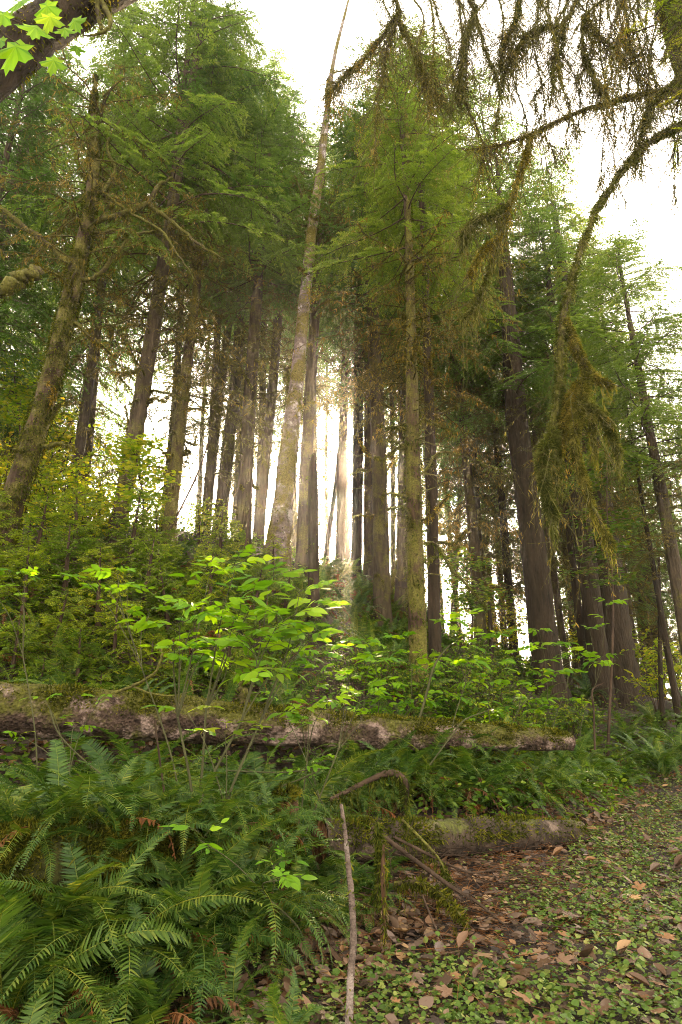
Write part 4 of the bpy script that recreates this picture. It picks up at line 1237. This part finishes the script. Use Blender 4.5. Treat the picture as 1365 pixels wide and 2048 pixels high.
def elder(label, base, tips, Y, per=5, s=1.0, group=None, r0=.008, yellow=.03, stemmat='stem'):
    root = empty('elder_shrub', base, label, 'shrub', group)
    mb = MB()
    spots = []
    ends = [at(tp[0], tp[1], (tp[2] if len(tp) > 2 else Y) + .25 * rng.normal()) for tp in tips]
    order = np.argsort([e[0] for e in ends])
    for g in np.array_split(order, max(1, round(len(ends) / 4))):
        ce = np.mean([ends[i] for i in g], axis=0)
        b0 = base + np.array([rng.normal() * .1, rng.normal() * .1, 0])
        fork = b0 + (ce - b0) * (.62 + .12 * rng.random()) + np.array([rng.normal() * .05, rng.normal() * .05, 0])
        mid = b0 * .5 + fork * .5 + np.array([-(fork[0] - b0[0]) * .18 + rng.normal() * .06, rng.normal() * .05, 0])
        Cm = curve([b0, mid, fork], 14)
        tube(mb, Cm, np.linspace(r0, r0 * .6, 14), 6, 0, cap=False)
        T0 = norm(Cm[-1] - Cm[-3])
        for i in g:
            e = ends[i]
            C = curve([fork - T0 * .05, fork * .55 + e * .45 + T0 * .06 + rng.normal(size=3) * .03, e], 10)
            tube(mb, C, np.linspace(r0 * .55, .0022, 10), 5, 0, cap=False)
            T = norm(C[-1] - C[-3])
            for q in range(per):
                spots.append((C[-1] + rng.normal(size=3) * .015, T))
            for q in range(max(1, per // 2)):
                spots.append((C[5 + rng.integers(4)], T))
    child('stem', mb, [M[stemmat]], root)
    for i, (q, T) in enumerate(spots):
        a = i * 2.4 + rng.random()
        d = Vector((math.cos(a), math.sin(a) * .9 - .15, .05 + .3 * rng.random())) + Vector(T) * .35
        d.normalize()
        side = d.cross(Vector((0, 0, 1)) + Vector(rng.normal(size=3) * .2)).normalized()
        nn = side.cross(d)
        m3 = Matrix((side, d, nn)).transposed()
        o = link('leaf', YLEAF if rng.random() < yellow else CLEAF[rng.integers(len(CLEAF))], root)
        o.matrix_basis = Matrix.Translation(Vector(q - base)) @ m3.to_4x4() @ Matrix.Scale(s * (.62 + .5 * rng.random()), 4)
    return root
elder('tallest bright green elder shrub in front of the long log, rising from the ferns', pos_ground(400, 4.2),
      [(420, 1150), (470, 1140), (540, 1160), (600, 1185), (470, 1235), (400, 1225), (560, 1240), (500, 1290), (420, 1290), (360, 1250), (645, 1215), (580, 1310), (455, 1330), (540, 1345), (620, 1280), (510, 1200), (350, 1300)], 4.3, 4, 1.08, r0=.012)
elder('elder shrub with silvery topped leaves left of the tallest elder', pos_ground(330, 4.6), [(215, 1175), (170, 1160), (255, 1190), (300, 1225), (235, 1150)], 4.9, 3, .85)
elder('elder shrub with lower leaf tiers reaching right over the long log', pos_ground(560, 5.0), [(640, 1345), (700, 1360), (560, 1390), (660, 1400), (730, 1400), (600, 1430), (700, 1300), (740, 1330)], 5.3, 4, .8)
elder('small elder sprig with two yellowing leaves before the log', pos_ground(395, 4.0), [(375, 1425), (450, 1465), (525, 1460)], 4.1, 2, .75, yellow=.5)
elder('young elder beside the left border above the log', pos_ground(0, 5.2), [(20, 1150), (50, 1165), (-20, 1180)], 5.4, 3, .75)
elder('thin elder sprout trailing over the fallen log near its mossy top', pos_ground(130, 4.9), [(90, 1400), (150, 1450), (200, 1400), (40, 1470)], 5.0, 2, .6)
elder('leafy elder shrub by the foot of the moss speckled spruce', pos_ground(760, 7.8), [(790, 1280), (820, 1310), (740, 1290), (710, 1340), (860, 1350), (780, 1370), (830, 1400), (900, 1390)], 8.2, 4, 1.05)
elder('elder shrub with drooping pale leaves before the straight dark trunk', pos_ground(880, 7.6), [(930, 1235), (905, 1250), (960, 1275), (880, 1330), (930, 1330)], 7.9, 4, 1.05)
elder('wide elder shrub in front of the bright gap', pos_ground(1000, 8.6), [(1010, 1270), (1050, 1310), (990, 1330), (960, 1370), (1030, 1370), (1080, 1350), (1060, 1400), (980, 1420)], 9.0, 5, 1.1)
elder('elder shrub spreading before the huge leaning trunk', pos_ground(1110, 9.2), [(1080, 1265), (1120, 1290), (1150, 1310), (1110, 1350), (1190, 1330), (1140, 1400), (1070, 1420)], 9.6, 4, 1.1)
elder('single tall elder shoot before the widest buttressed trunk', pos_ground(1190, 10), [(1215, 1210), (1180, 1260), (1200, 1320)], 10.4, 3, 1.0)
elder('elder sprig beneath the long log hanging light leaves toward the stump', pos_ground(700, 5.2), [(620, 1535), (650, 1520), (600, 1545)], 5.2, 2, .6)
elder('low elder seedling in front of the mossy log by the drooping fern', pos_ground(540, 3.6), [(545, 1725), (570, 1760), (400, 1680)], 3.6, 2, .6)
for k, (px, py, Y) in enumerate([(760, 1440, 8), (850, 1440, 8.4), (930, 1450, 8.8), (690, 1430, 7.8), (1010, 1450, 9.2)]):
    elder('low elder shrub crowding the far side of the long log', pos_ground(px, Y), [(px - 30, py - 20), (px + 20, py - 40), (px + 40, py), (px, py + 5)], Y, 4, .9, 'low elders behind the long log')

# ------------------------------------------------------------------ overhanging branches of the near tree at upper right
tp = np.array([4.5, 5.2, -.3])
root = empty('overhanging_tree', tp, 'near mossy tree at the upper right corner with long drooping moss bearded branches', 'tree')
zz = np.linspace(0, 13, 26)
C = np.stack([tp[0] - .012 * zz ** 1.3, tp[1] + 0 * zz, tp[2] + zz], 1)
mb = MB()
tube(mb, C, np.linspace(.36, .2, 26), 14, 0, rough=.06)
child('trunk', mb, [M['bark_moss']], root)
mb = MB()
moss(mb, C[8:], .3, 5000, .06, .016, .9, 0, 0)
child('moss', mb, [M['moss']], root)
def hang(pix, wds, Ys, mossn, beard, twigs, mlen=.04):
    limb(root, pix, [q * .6 for q in wds], 4.6, int(mossn * 2.6), int(beard * 1.3), Ys, twigs, mlen=mlen * .8)
hang([(1440, 150), (1365, 178), (1280, 190), (1180, 215), (1100, 250), (1060, 270), (1000, 290), (930, 300)], [26, 24, 20, 17, 14, 10, 7, 3], [5.1, 5, 4.9, 4.8, 4.7, 4.65, 4.6, 4.5], 2200, 60, 60)
hang([(1450, 215), (1365, 250), (1300, 285), (1250, 335), (1190, 430), (1150, 540), (1132, 610), (1122, 665), (1122, 740), (1116, 800), (1106, 860), (1115, 930), (1104, 1010)],
     [22, 20, 18, 17, 18, 20, 24, 32, 28, 24, 30, 18, 7], [5.1, 5, 4.9, 4.8, 4.7, 4.6, 4.55, 4.5, 4.5, 4.5, 4.5, 4.5, 4.5], 6500, 130, 16, .05)
hang([(1128, 640), (1150, 690), (1178, 742), (1200, 760), (1228, 775)], [26, 28, 20, 14, 4], [4.5] * 5, 1500, 20, 4, .045)
hang([(1175, 740), (1163, 800), (1152, 860), (1150, 900), (1166, 950), (1180, 1000), (1200, 1040), (1226, 1092)], [20, 19, 20, 22, 18, 14, 13, 8], [4.5, 4.45, 4.4, 4.4, 4.4, 4.4, 4.35, 4.3], 3200, 90, 12, .05)
hang([(1166, 800), (1190, 822), (1212, 838), (1225, 870), (1240, 905)], [16, 18, 15, 12, 5], [4.45, 4.4, 4.4, 4.35, 4.3], 1400, 60, 8, .045)
hang([(1160, 765), (1138, 800), (1128, 840), (1120, 880)], [14, 16, 20, 18], [4.48] * 4, 1200, 40, 4, .05)
hang([(1110, 860), (1090, 905), (1086, 950), (1095, 1000), (1110, 1035)], [20, 26, 20, 10, 5], [4.45, 4.4, 4.4, 4.4, 4.4], 2200, 110, 12, .06)
hang([(1185, 825), (1184, 870), (1190, 900)], [12, 9, 5], [4.4] * 3, 500, 30, 4)
hang([(1062, 268), (1050, 320), (1022, 400), (1002, 465), (965, 505), (935, 555)], [8, 10, 14, 17, 12, 4], [4.65, 4.6, 4.6, 4.55, 4.5, 4.5], 1800, 80, 30, .05)
hang([(1015, 410), (985, 430), (945, 445), (920, 480)], [14, 14, 11, 5], [4.6, 4.55, 4.5, 4.5], 1200, 80, 25, .06)
hang([(1010, 440), (985, 520), (960, 590), (925, 640)], [8, 6, 5, 3], [4.55] * 4, 500, 60, 25, .05)
T2 = (1500, -260)
for pix, wds in [([T2, (1100, -180), (810, -50), (800, 20), (780, 80), (765, 150), (752, 240), (750, 330)], [20, 18, 15, 15, 11, 9, 6, 3]),
                 ([(802, 20), (735, 110), (690, 150), (655, 190)], [9, 7, 5, 2]),
                 ([(798, 40), (830, 110), (850, 160), (882, 202)], [9, 8, 7, 3]),
                 ([T2, (1150, -140), (950, -50), (955, 40), (975, 110), (1000, 180), (990, 260)], [20, 18, 15, 14, 10, 7, 3]),
                 ([(952, 10), (935, 70), (925, 120), (915, 200)], [8, 7, 5, 2]),
                 ([T2, (1250, -90), (1182, -40), (1130, 50), (1110, 110), (1100, 210)], [22, 20, 18, 16, 12, 6]),
                 ([(1130, 50), (1075, 60), (1040, 90), (1003, 160)], [9, 8, 6, 3]),
                 ([(1040, -60), (1035, 30), (1010, 80), (1002, 130)], [9, 8, 7, 3]),
                 ([T2, (1300, -60), (1180, 20), (1190, 60), (1230, 100), (1260, 130)], [15, 12, 10, 8, 7, 3]),
                 ([(1168, 30), (1165, 90), (1185, 150), (1200, 180)], [9, 8, 7, 3]),
                 ([(1440, 80), (1320, 190), (1290, 240), (1270, 330)], [12, 9, 6, 3])]:
    hang(pix, wds, [4.9 if q[1] < -200 else 4.6 for q in pix], 900, 50, 70)
for i in range(26):
    px = 700 + 620 * rng.random() ** .9
    q0 = -60 - 60 * rng.random()
    ln = 120 + 300 * rng.random() ** 1.5
    sl0, y0 = rng.normal() * 45, 4.3 + 1.3 * rng.random()
    m = 5
    pix = [(px + sl0 * k / m + 14 * rng.normal(), q0 + (ln - q0) * k / m) for k in range(m + 1)]
    hang([(px * .6 + 560, -330)] + pix, [9, 8, 7, 6, 5, 4, 2], [5.0] + [y0] * (m + 1), 260, 24, 26)
for i in range(12):
    px, q0, ln = 1080 + 290 * rng.random(), -80, 150 + 330 * rng.random()
    sl0, y0 = rng.normal() * 50, 4.3 + 1.3 * rng.random()
    pix = [(px + sl0 * k / 5 + 14 * rng.normal(), q0 + (ln - q0) * k / 5) for k in range(6)]
    hang([(px * .6 + 560, -330)] + pix, [7, 6, 5, 5, 4, 3, 2], [5.0] + [y0] * 6, 200, 22, 30)
# green sprigs of needles on this tree
mb = MB()
for i in range(34):
    px, py = 1285 + 120 * rng.random(), -40 + 330 * rng.random() ** 1.3
    if px < 1300 + .12 * py:
        continue
    put(mb, bough(.5, step=.03, nl=.03, nw=.18, hang=.12), np.array(Matrix.Rotation(1.2 + 2.4 * rng.random(), 3, 'Z') @ Matrix.Rotation(-.5 + .3 * rng.normal(), 3, 'X')), at(px, py, 4.4 + .8 * rng.random()), 1.0, .25 + .2 * rng.normal())
child('green_sprig', mb, [M['twig'], M['needles_bright']], root)

# ------------------------------------------------------------------ dark leaning trunk and maple leaves at the upper left corner
pl_ = [at(-170, 260, 3.3), at(-60, 175, 3.3), at(60, 75, 3.35), at(160, 10, 3.4), at(300, -60, 3.5)]
b0 = gpt(-4.6, 3.0, -.3)
root = empty('leaning_maple', b0, 'thick dark mossy limb crossing the upper left corner', 'tree')
C = curve([b0, b0 + (.3, .05, 2.2), b0 * .5 + pl_[0] * .5 + (-.1, 0, 1.0)] + pl_, 44)
mb = MB()
tube(mb, C, np.linspace(.26, .13, 44), 12, 0, rough=.07)
child('limb', mb, [M['bark_red']], root)
mb = MB()
moss(mb, C[18:], np.linspace(.2, .13, 26), 2500, .05, .014, .8, 0, 0)
child('moss', mb, [M['moss']], root)
for pix in ([(205, 5), (222, 45), (200, 68), (165, 72)], [(190, -10), (200, 40), (205, 60)]):
    limb(root, pix, [14, 11, 8, 3], 3.35, 60, 0, name='branch')
MAPLE = MB()
stamp(MAPLE, LOBED, np.zeros((1, 3)), np.array([[0, 1.0, 0]]), np.array([[0, 0, 1.0]]), 1, 1, mat=0)
MAPLE.parts = [(p[0], 0, np.clip(.5 + .3 * np.sin(np.arange(len(p[0])) * 2.1) + .2 * rng.normal(size=len(p[0])), 0, 1), False) for p in MAPLE.parts]
MAPLE_M = MAPLE.mesh('leaf', [M['maple']])
sb = at(-30, 20, 2.7)
sp0 = empty('maple_spray', sb, 'spray of glowing green lobed maple leaves hanging before the dark corner limb', 'leaf spray')
mb = MB()
tube(mb, curve([sb, at(40, 45, 2.7), at(95, 75, 2.7), at(115, 110, 2.7)], 12), np.linspace(.006, .002, 12), 5, 0)
tube(mb, curve([sb, at(0, 60, 2.7), at(40, 90, 2.7)], 8), np.linspace(.005, .002, 8), 5, 0)
child('stem', mb, [M['twig']], sp0)
for px, py, s, a in [(55, 20, 70, .3), (105, 42, 58, .1), (145, 52, 50, -.6), (130, 70, 46, -.3), (45, 105, 90, .4), (75, 75, 70, -.2), (112, 128, 52, .1), (20, 40, 60, .9), (10, 85, 48, .8), (150, 100, 34, -.5), (95, 15, 60, 0)]:
    o = link('leaf', MAPLE_M, sp0)
    d = Vector((math.sin(-a) * .8, .15 + .2 * rng.normal(), -1)).normalized()
    nn = Vector((rng.normal() * .3, -1, .35 + .2 * rng.normal()))
    side = d.cross(nn).normalized()
    m3 = Matrix((side, d, side.cross(d))).transposed()
    q = at(px, py - s * .4, 2.7 + .05 * rng.normal())
    o.matrix_basis = Matrix.Translation(Vector(q - sb)) @ m3.to_4x4() @ Matrix.Scale(s / F * depth(q) * 1.05, 4)

# mossy broken limb at the left border
p0 = at(-60, 615, 8)
root = empty('broken_limb', gpt(p0[0] - .6, 8, 0), 'thick mossy broken limb poking in at the left border high above the bushes', 'branch')
limb(root, [(-200, 980), (-150, 760), (-60, 615), (0, 582), (45, 552), (82, 540)], [60, 52, 46, 38, 34, 22], 8, 1800, 60, name='limb', mlen=.06)

# ------------------------------------------------------------------ sticks and dead branches near the trail
def stick(name, label, pix, wds, Ys, mat='twig', cat='stick', mossn=0, beard=0, group=None, ground=False, fine=0):
    P = np.array([at(px, py, y) for (px, py), y in zip(pix, Ys)])
    if ground:
        P[:, 2] = gz(P[:, 0], P[:, 1]) + .03 + np.array([k for k in np.linspace(.0, .05, len(P))])
    r = np.array([prad(wd, p) for wd, p in zip(wds, P)])
    n = max(8, len(P) * 5)
    C = curve(P, n)
    rr = np.interp(np.linspace(0, len(P) - 1, n), np.arange(len(P)), r)
    root = empty(name, C[0], label, cat, group)
    mb = MB()
    tube(mb, C, rr, 8, 0, rough=.07)
    if fine:
        m = fine
        i = rng.integers(2, n, m)
        T = norm(np.gradient(C, axis=0))[i]
        d = norm(T * .8 + randdir(m) * .8)
        stamp(mb, STICK, C[i], d, (0, 0, 1), .003, .12 + .3 * rng.random(m), .003, 0)
    child('wood', mb, [M[mat]], root)
    if mossn:
        mb = MB()
        moss(mb, C, rr, mossn, .04, .010, .6)
        if beard:
            beards(mb, C, beard, .16, .010)
        child('moss', mb, [M['moss']], root)
    return root
stick('pale_stick', 'slender pale barked stick standing upright in front of the dark hollow',
      [(683, 1610), (690, 1660), (696, 1720), (703, 1790), (707, 1880), (702, 1950), (697, 2060)], [7, 9, 10, 12, 14, 15, 16], [3.9, 3.7, 3.55, 3.4, 3.2, 3.1, 3.0], 'stick', mossn=60)
stick('arched_branch', 'dark arching branch with a moss covered drooping tip beneath the long log',
      [(660, 1600), (700, 1580), (740, 1560), (775, 1547), (800, 1552), (814, 1575), (812, 1610)], [8, 9, 10, 13, 15, 13, 6], [5.0] * 7, 'twig', 'branch', mossn=700, beard=60)
stick('brown_stem', 'dead brown fern wrapped stem hanging beside the pale upright stick',
      [(768, 1690), (766, 1740), (768, 1800), (770, 1860)], [5, 10, 11, 5], [3.9] * 4, 'cut_wood', 'stem', mossn=120, beard=10)
stick('mossy_twig', 'thin twig hung with yellow green moss between the pale stick and the short log',
      [(755, 1640), (758, 1700), (757, 1760), (752, 1800)], [4, 5, 5, 3], [4.0] * 4, 'twig', 'twig', mossn=500, beard=40)
stick('fallen_branch', 'long bare grey branch slanting from the short log down to the leaf litter',
      [(745, 1655), (790, 1690), (850, 1735), (905, 1775), (955, 1805), (1010, 1850)], [9, 9, 9, 8, 6, 4], [4.7, 4.6, 4.45, 4.35, 4.25, 4.1], 'twig', 'branch', fine=14)
stick('fallen_branch', 'thinner forked grey branch crossing above the long bare one beside the short log',
      [(790, 1675), (840, 1700), (895, 1728), (940, 1745), (985, 1740)], [6, 6, 5, 4, 2], [4.75, 4.65, 4.6, 4.5, 4.5], 'twig', 'branch', fine=12)
stick('fallen_branch', 'mossy arched branch lying low over the litter in front of the short log',
      [(790, 1768), (830, 1765), (870, 1780), (905, 1812), (935, 1850)], [10, 11, 10, 8, 4], [4.4, 4.35, 4.3, 4.2, 4.1], 'twig_moss', 'branch', mossn=700, beard=40)
stick('mossy_twig', 'moss hung twig sloping across the face of the short log', [(805, 1640), (840, 1675), (880, 1720), (900, 1770)], [6, 6, 5, 3], [4.8, 4.7, 4.6, 4.5], 'twig_moss', 'twig', mossn=500, beard=60)
stick('fallen_branch', 'reddish brown twig sticking up out of the leaf litter by the mossy arched branch', [(845, 1790), (865, 1840), (885, 1880)], [4, 4, 3], [4.2, 4.1, 4.0], 'twig', 'branch')
stick('fallen_branch', 'short dark branch lying at the trail edge behind the end of the short log', [(1170, 1600), (1195, 1615), (1215, 1630)], [7, 8, 6], [8.3, 8.1, 7.9], 'twig', 'branch', ground=True)
for k, (pix, wds, Y, lab) in enumerate([
    ([(100, 1420), (120, 1470), (180, 1530), (250, 1580)], [3, 3, 3, 2], 4.8, 'thin bare stem arching over the ferns below the thick end of the long log'),
    ([(310, 1440), (320, 1520), (330, 1590)], [4, 4, 4], 5.0, 'thin upright bare stem before the long log beside the tallest elder'),
    ([(860, 1530), (905, 1470), (930, 1440), (980, 1420)], [3, 3, 3, 2], 6.2, 'thin pale vine looping up over the long log'),
    ([(520, 1590), (640, 1540), (560, 1545), (430, 1540)], [3, 3, 3, 2], 5.0, 'thin pale runner stretched level between the ferns under the long log'),
    ([(820, 1500), (850, 1400), (870, 1330), (900, 1290)], [5, 5, 4, 3], 7.6, 'pale curved bare stem rising behind the long log by the moss speckled spruce'),
    ([(1190, 1500), (1188, 1420), (1186, 1380), (1210, 1365)], [4, 4, 3, 2], 9.0, 'thin dark bare stem standing alone past the end of the long log'),
    ([(490, 1110), (500, 1020), (505, 960)], [5, 4, 3], 9.6, 'slim reddish stem standing before the stubby trunk'),
    ([(340, 1060), (390, 960), (420, 880)], [5, 4, 3], 11.5, 'dark bare stem slanting across the slender lichen hung trunk')]):
    stick('bare_stem', lab, pix, wds, [Y] * len(pix), 'stem' if k in (0, 2, 3, 4) else 'twig', 'stem')

# ------------------------------------------------------------------ leaf litter, ground cover, undergrowth (nobody could count these)
def edge_x(y):
    """west edge of the trail at distance y"""
    return np.interp(y, [0, 2.5, 3.4, 4.2, 5.2, 6.3, 7.0, 8, 9.5, 11, 13], [-.9, -.5, -.15, .3, .5, 1.1, 2.4, 3.2, 4.2, 5.2, 7])
def trail_pts(n, y0=2.3, y1=11.5, west=-.5, east=7.5, pw=1.7):
    y = y0 + (y1 - y0) * rng.random(n) ** pw
    x = edge_x(y) + west + (east - west) * rng.random(n) ** 1.1
    return x, y
def patch(x, y, f=1.0, ph=0.0):
    return .5 + .25 * (np.sin(x * 2.3 * f + 1.3 + ph) * np.cos(y * 1.9 * f + .4) + np.sin((x + y) * 3.1 * f + 2 + ph) * np.sin((x - y) * 1.7 * f))
def brown_zone(x, y):
    """bare litter in front of the short log"""
    return np.exp(-(((x - edge_x(y) - .55) / .75) ** 2)) * np.exp(-((y - 5.0) / 1.3) ** 2)
x, y = trail_pts(24000)
mb = MB()
z = gz(x, y) + .006 + .085 * rng.random(len(x)) ** 2
tl = randdir(len(x)) * .33 + np.array([0, 0, 1.0])
az = rng.random(len(x)) * 6.28
keep = rng.random(len(x)) < .6 + .4 * brown_zone(x, y)
k = keep
sz = (.035 + .075 * rng.random(len(x)) ** 1.5)
dv = np.stack([np.cos(az), np.sin(az), .18 * rng.normal(size=len(x))], 1)
kind = rng.random(len(x)) < .5
for T_, q, f in ((DEADLEAF, k & kind, 1.0), (LOBED, k & ~kind, 1.25)):
    stamp(mb, T_, np.stack([x, y, z], 1)[q], dv[q], tl[q], f * sz[q] * (.6 + .5 * rng.random(q.sum())), f * sz[q], sz[q] * rng.normal(.3, 1.1, q.sum()), mat=0)
x, y = rng.uniform(-3.5, 4, 9000), rng.uniform(2.2, 9, 9000)
k = x < edge_x(y) + .3
x, y = x[k], y[k]
az = rng.random(len(x)) * 6.28
stamp(mb, DEADLEAF, np.stack([x, y, gz(x, y) + .01 + .03 * rng.random(len(x))], 1), np.stack([np.cos(az), np.sin(az), .3 * rng.normal(size=len(x))], 1), randdir(len(x)) * .5 + (0, 0, 1.0), .08, .05 + .07 * rng.random(len(x)), mat=0)
tag(mb.build('leaf_litter', [M['litter']]), 'brown and grey fallen leaves scattered over the trail', 'leaf litter', kind='stuff')
# needles, straw and brown fern scraps
mb = MB()
x, y = trail_pts(9000, 3.2, 8, -.6, 2.6, 1.0)
bz = brown_zone(x, y)
k = rng.random(len(x)) < .12 + .55 * bz
x, y = x[k], y[k]
az = rng.random(len(x)) * 6.28
stamp(mb, STICK, np.stack([x, y, gz(x, y) + .015 + .05 * rng.random(len(x))], 1), np.stack([np.cos(az), np.sin(az), .25 * rng.normal(size=len(x))], 1), (0, 0, 1), .0022, .05 + .25 * rng.random(len(x)) ** 2, .0022, mat=0)
# a tangle of dead twigs in front of the short log
n = 150
y = 3.9 + 1.9 * rng.random(n)
x = edge_x(y) - .55 + 1.5 * rng.random(n)
d = np.stack([.8 + .5 * rng.random(n), -.7 + .5 * rng.normal(size=n), .15 * rng.normal(size=n)], 1) * rng.choice([-1, 1], n)[:, None]
p0 = np.stack([x, y, gz(x, y) + .02 + .22 * rng.random(n) ** 2], 1)
l0 = .25 + .6 * rng.random(n)
for j in range(3):
    stamp(mb, STICK, p0, d, (0, 0, 1), .0042 * (1 - .25 * j), l0 / 3, .0042 * (1 - .25 * j), mat=1)
    p0 = p0 + norm(d) * (l0 / 3)[:, None]
    d = norm(d) + rng.normal(size=(n, 3)) * (.22, .22, .1)
for i in range(110):
    yy = 3.4 + 3.2 * rng.random()
    xx = edge_x(yy) + .2 + 1.1 * rng.normal() * .6
    src = FRD[rng.integers(3)]
    M3 = np.array(Matrix.Rotation(rng.random() * 6.28, 3, 'Z') @ Matrix.Rotation(.75 + .3 * rng.normal(), 3, 'Y'))
    V = np.concatenate(src.v) * (.35 + .4 * rng.random()) @ M3.T
    V[:, 2] = V[:, 2] * .22 + .03
    V += gpt(xx, yy)
    for p in src.parts:
        mb.parts.append((p[0] + mb.n, 0, p[2], True))
    mb.v.append(V)
    mb.n += len(V)
tag(mb.build('twig_litter', [M['fern_dead'], M['twig']]), 'brown straw and withered fern scraps in front of the short low log', 'twig litter', kind='stuff')
# low herb cover: rosettes of rounded leaves on short stalks
mb = MB()
x, y = trail_pts(36000, 2.3, 13, -.2, 8.5, 1.6)
cov = patch(x, y) + .22 - .5 * brown_zone(x, y) + .14 * patch(x, y, 3.1, 2.0) - .07 + .25 * np.clip((x - edge_x(y) - .9), -1, 1)
k = cov + .16 * rng.normal(size=len(x)) > .50
x, y = x[k], y[k]
m = 5
az = rng.random(len(x))[:, None] * 6.28 + np.arange(m)[None] * 1.26 + rng.normal(size=(len(x), m)) * .3
rad = .008 + .026 * rng.random((len(x), m))
h = .02 + .07 * rng.random((len(x), m))
px_ = (x[:, None] + np.cos(az) * rad).ravel()
py_ = (y[:, None] + np.sin(az) * rad).ravel()
g0 = np.repeat(gz(x, y), m)
sz = (.012 + .027 * rng.random(len(px_)) ** 1.5) * np.repeat(.75 + .5 * rng.random(len(x)), m)
dv = np.stack([np.cos(az).ravel(), np.sin(az).ravel(), -.12 + .22 * rng.normal(size=len(px_))], 1)
vr = np.clip(np.repeat(rng.random(len(x)) * .7, m) + .3 * rng.random(len(px_)), 0, 1)
stamp(mb, ROUND, np.stack([px_, py_, g0 + h.ravel()], 1), dv, np.array([0, 0, 1.]) + rng.normal(size=dv.shape) * .3, sz * 1.1, sz, mat=0, var=vr)
tag(mb.build('ground_cover', [M['cover']]), 'low carpet of small rounded green leaves along the trail', 'ground cover', kind='stuff')
# undergrowth on the bank between the ferns
mb = MB()
n = 60000
y = 4.5 + 20 * rng.random(n) ** 1.4
x = rng.uniform(-1, 1, n) * (2 + y * .62)
k = (x < edge_x(np.minimum(y, 13)) + .2) & (patch(x, y, .7, 1.0) + .2 * rng.normal(size=n) > .38) & ~((y < 6.4) & (x > -.2))
x, y = x[k], y[k]
n = len(x)
az = rng.random(n) * 6.28
dv = np.stack([np.cos(az), np.sin(az), rng.normal(size=n) * .3], 1)
leafy(mb, np.stack([x, y, gz(x, y) + .03 + .4 * rng.random(n) ** 1.6], 1), dv, .075, .34, mat=0, var=np.clip(rng.random(n) * .8, 0, 1))
tag(mb.build('undergrowth', [M['leaf_mid']]), 'tangle of small green leaves covering the bank between the ferns', 'undergrowth', kind='stuff')

# ------------------------------------------------------------------ haze
HAZE = 0.0011
mb = MB()
x0, x1, y0, y1, z0, z1 = -560, 560, -560, 560, -8, 46
V = np.array([(a, b, c) for a in (x0, x1) for b in (y0, y1) for c in (z0, z1)], float)
mb.add(V, np.array([(0, 1, 3, 2), (4, 6, 7, 5), (0, 4, 5, 1), (2, 3, 7, 6), (0, 2, 6, 4), (1, 5, 7, 3)]), 0, .5, False)
hm = bpy.data.materials.new('haze')
hm.use_nodes = True
t = hm.node_tree
t.nodes.remove(t.nodes['Principled BSDF'])
pv = t.nodes.new('ShaderNodeVolumePrincipled')
pv.inputs['Color'].default_value = (1, .95, .88, 1)
pv.inputs['Density'].default_value = HAZE
pv.inputs['Anisotropy'].default_value = .86
t.links.new(pv.outputs[0], t.nodes['Material Output'].inputs['Volume'])
tag(mb.build('haze', [hm]), 'thin pale sunlit mist between the trunks', 'haze', kind='stuff')
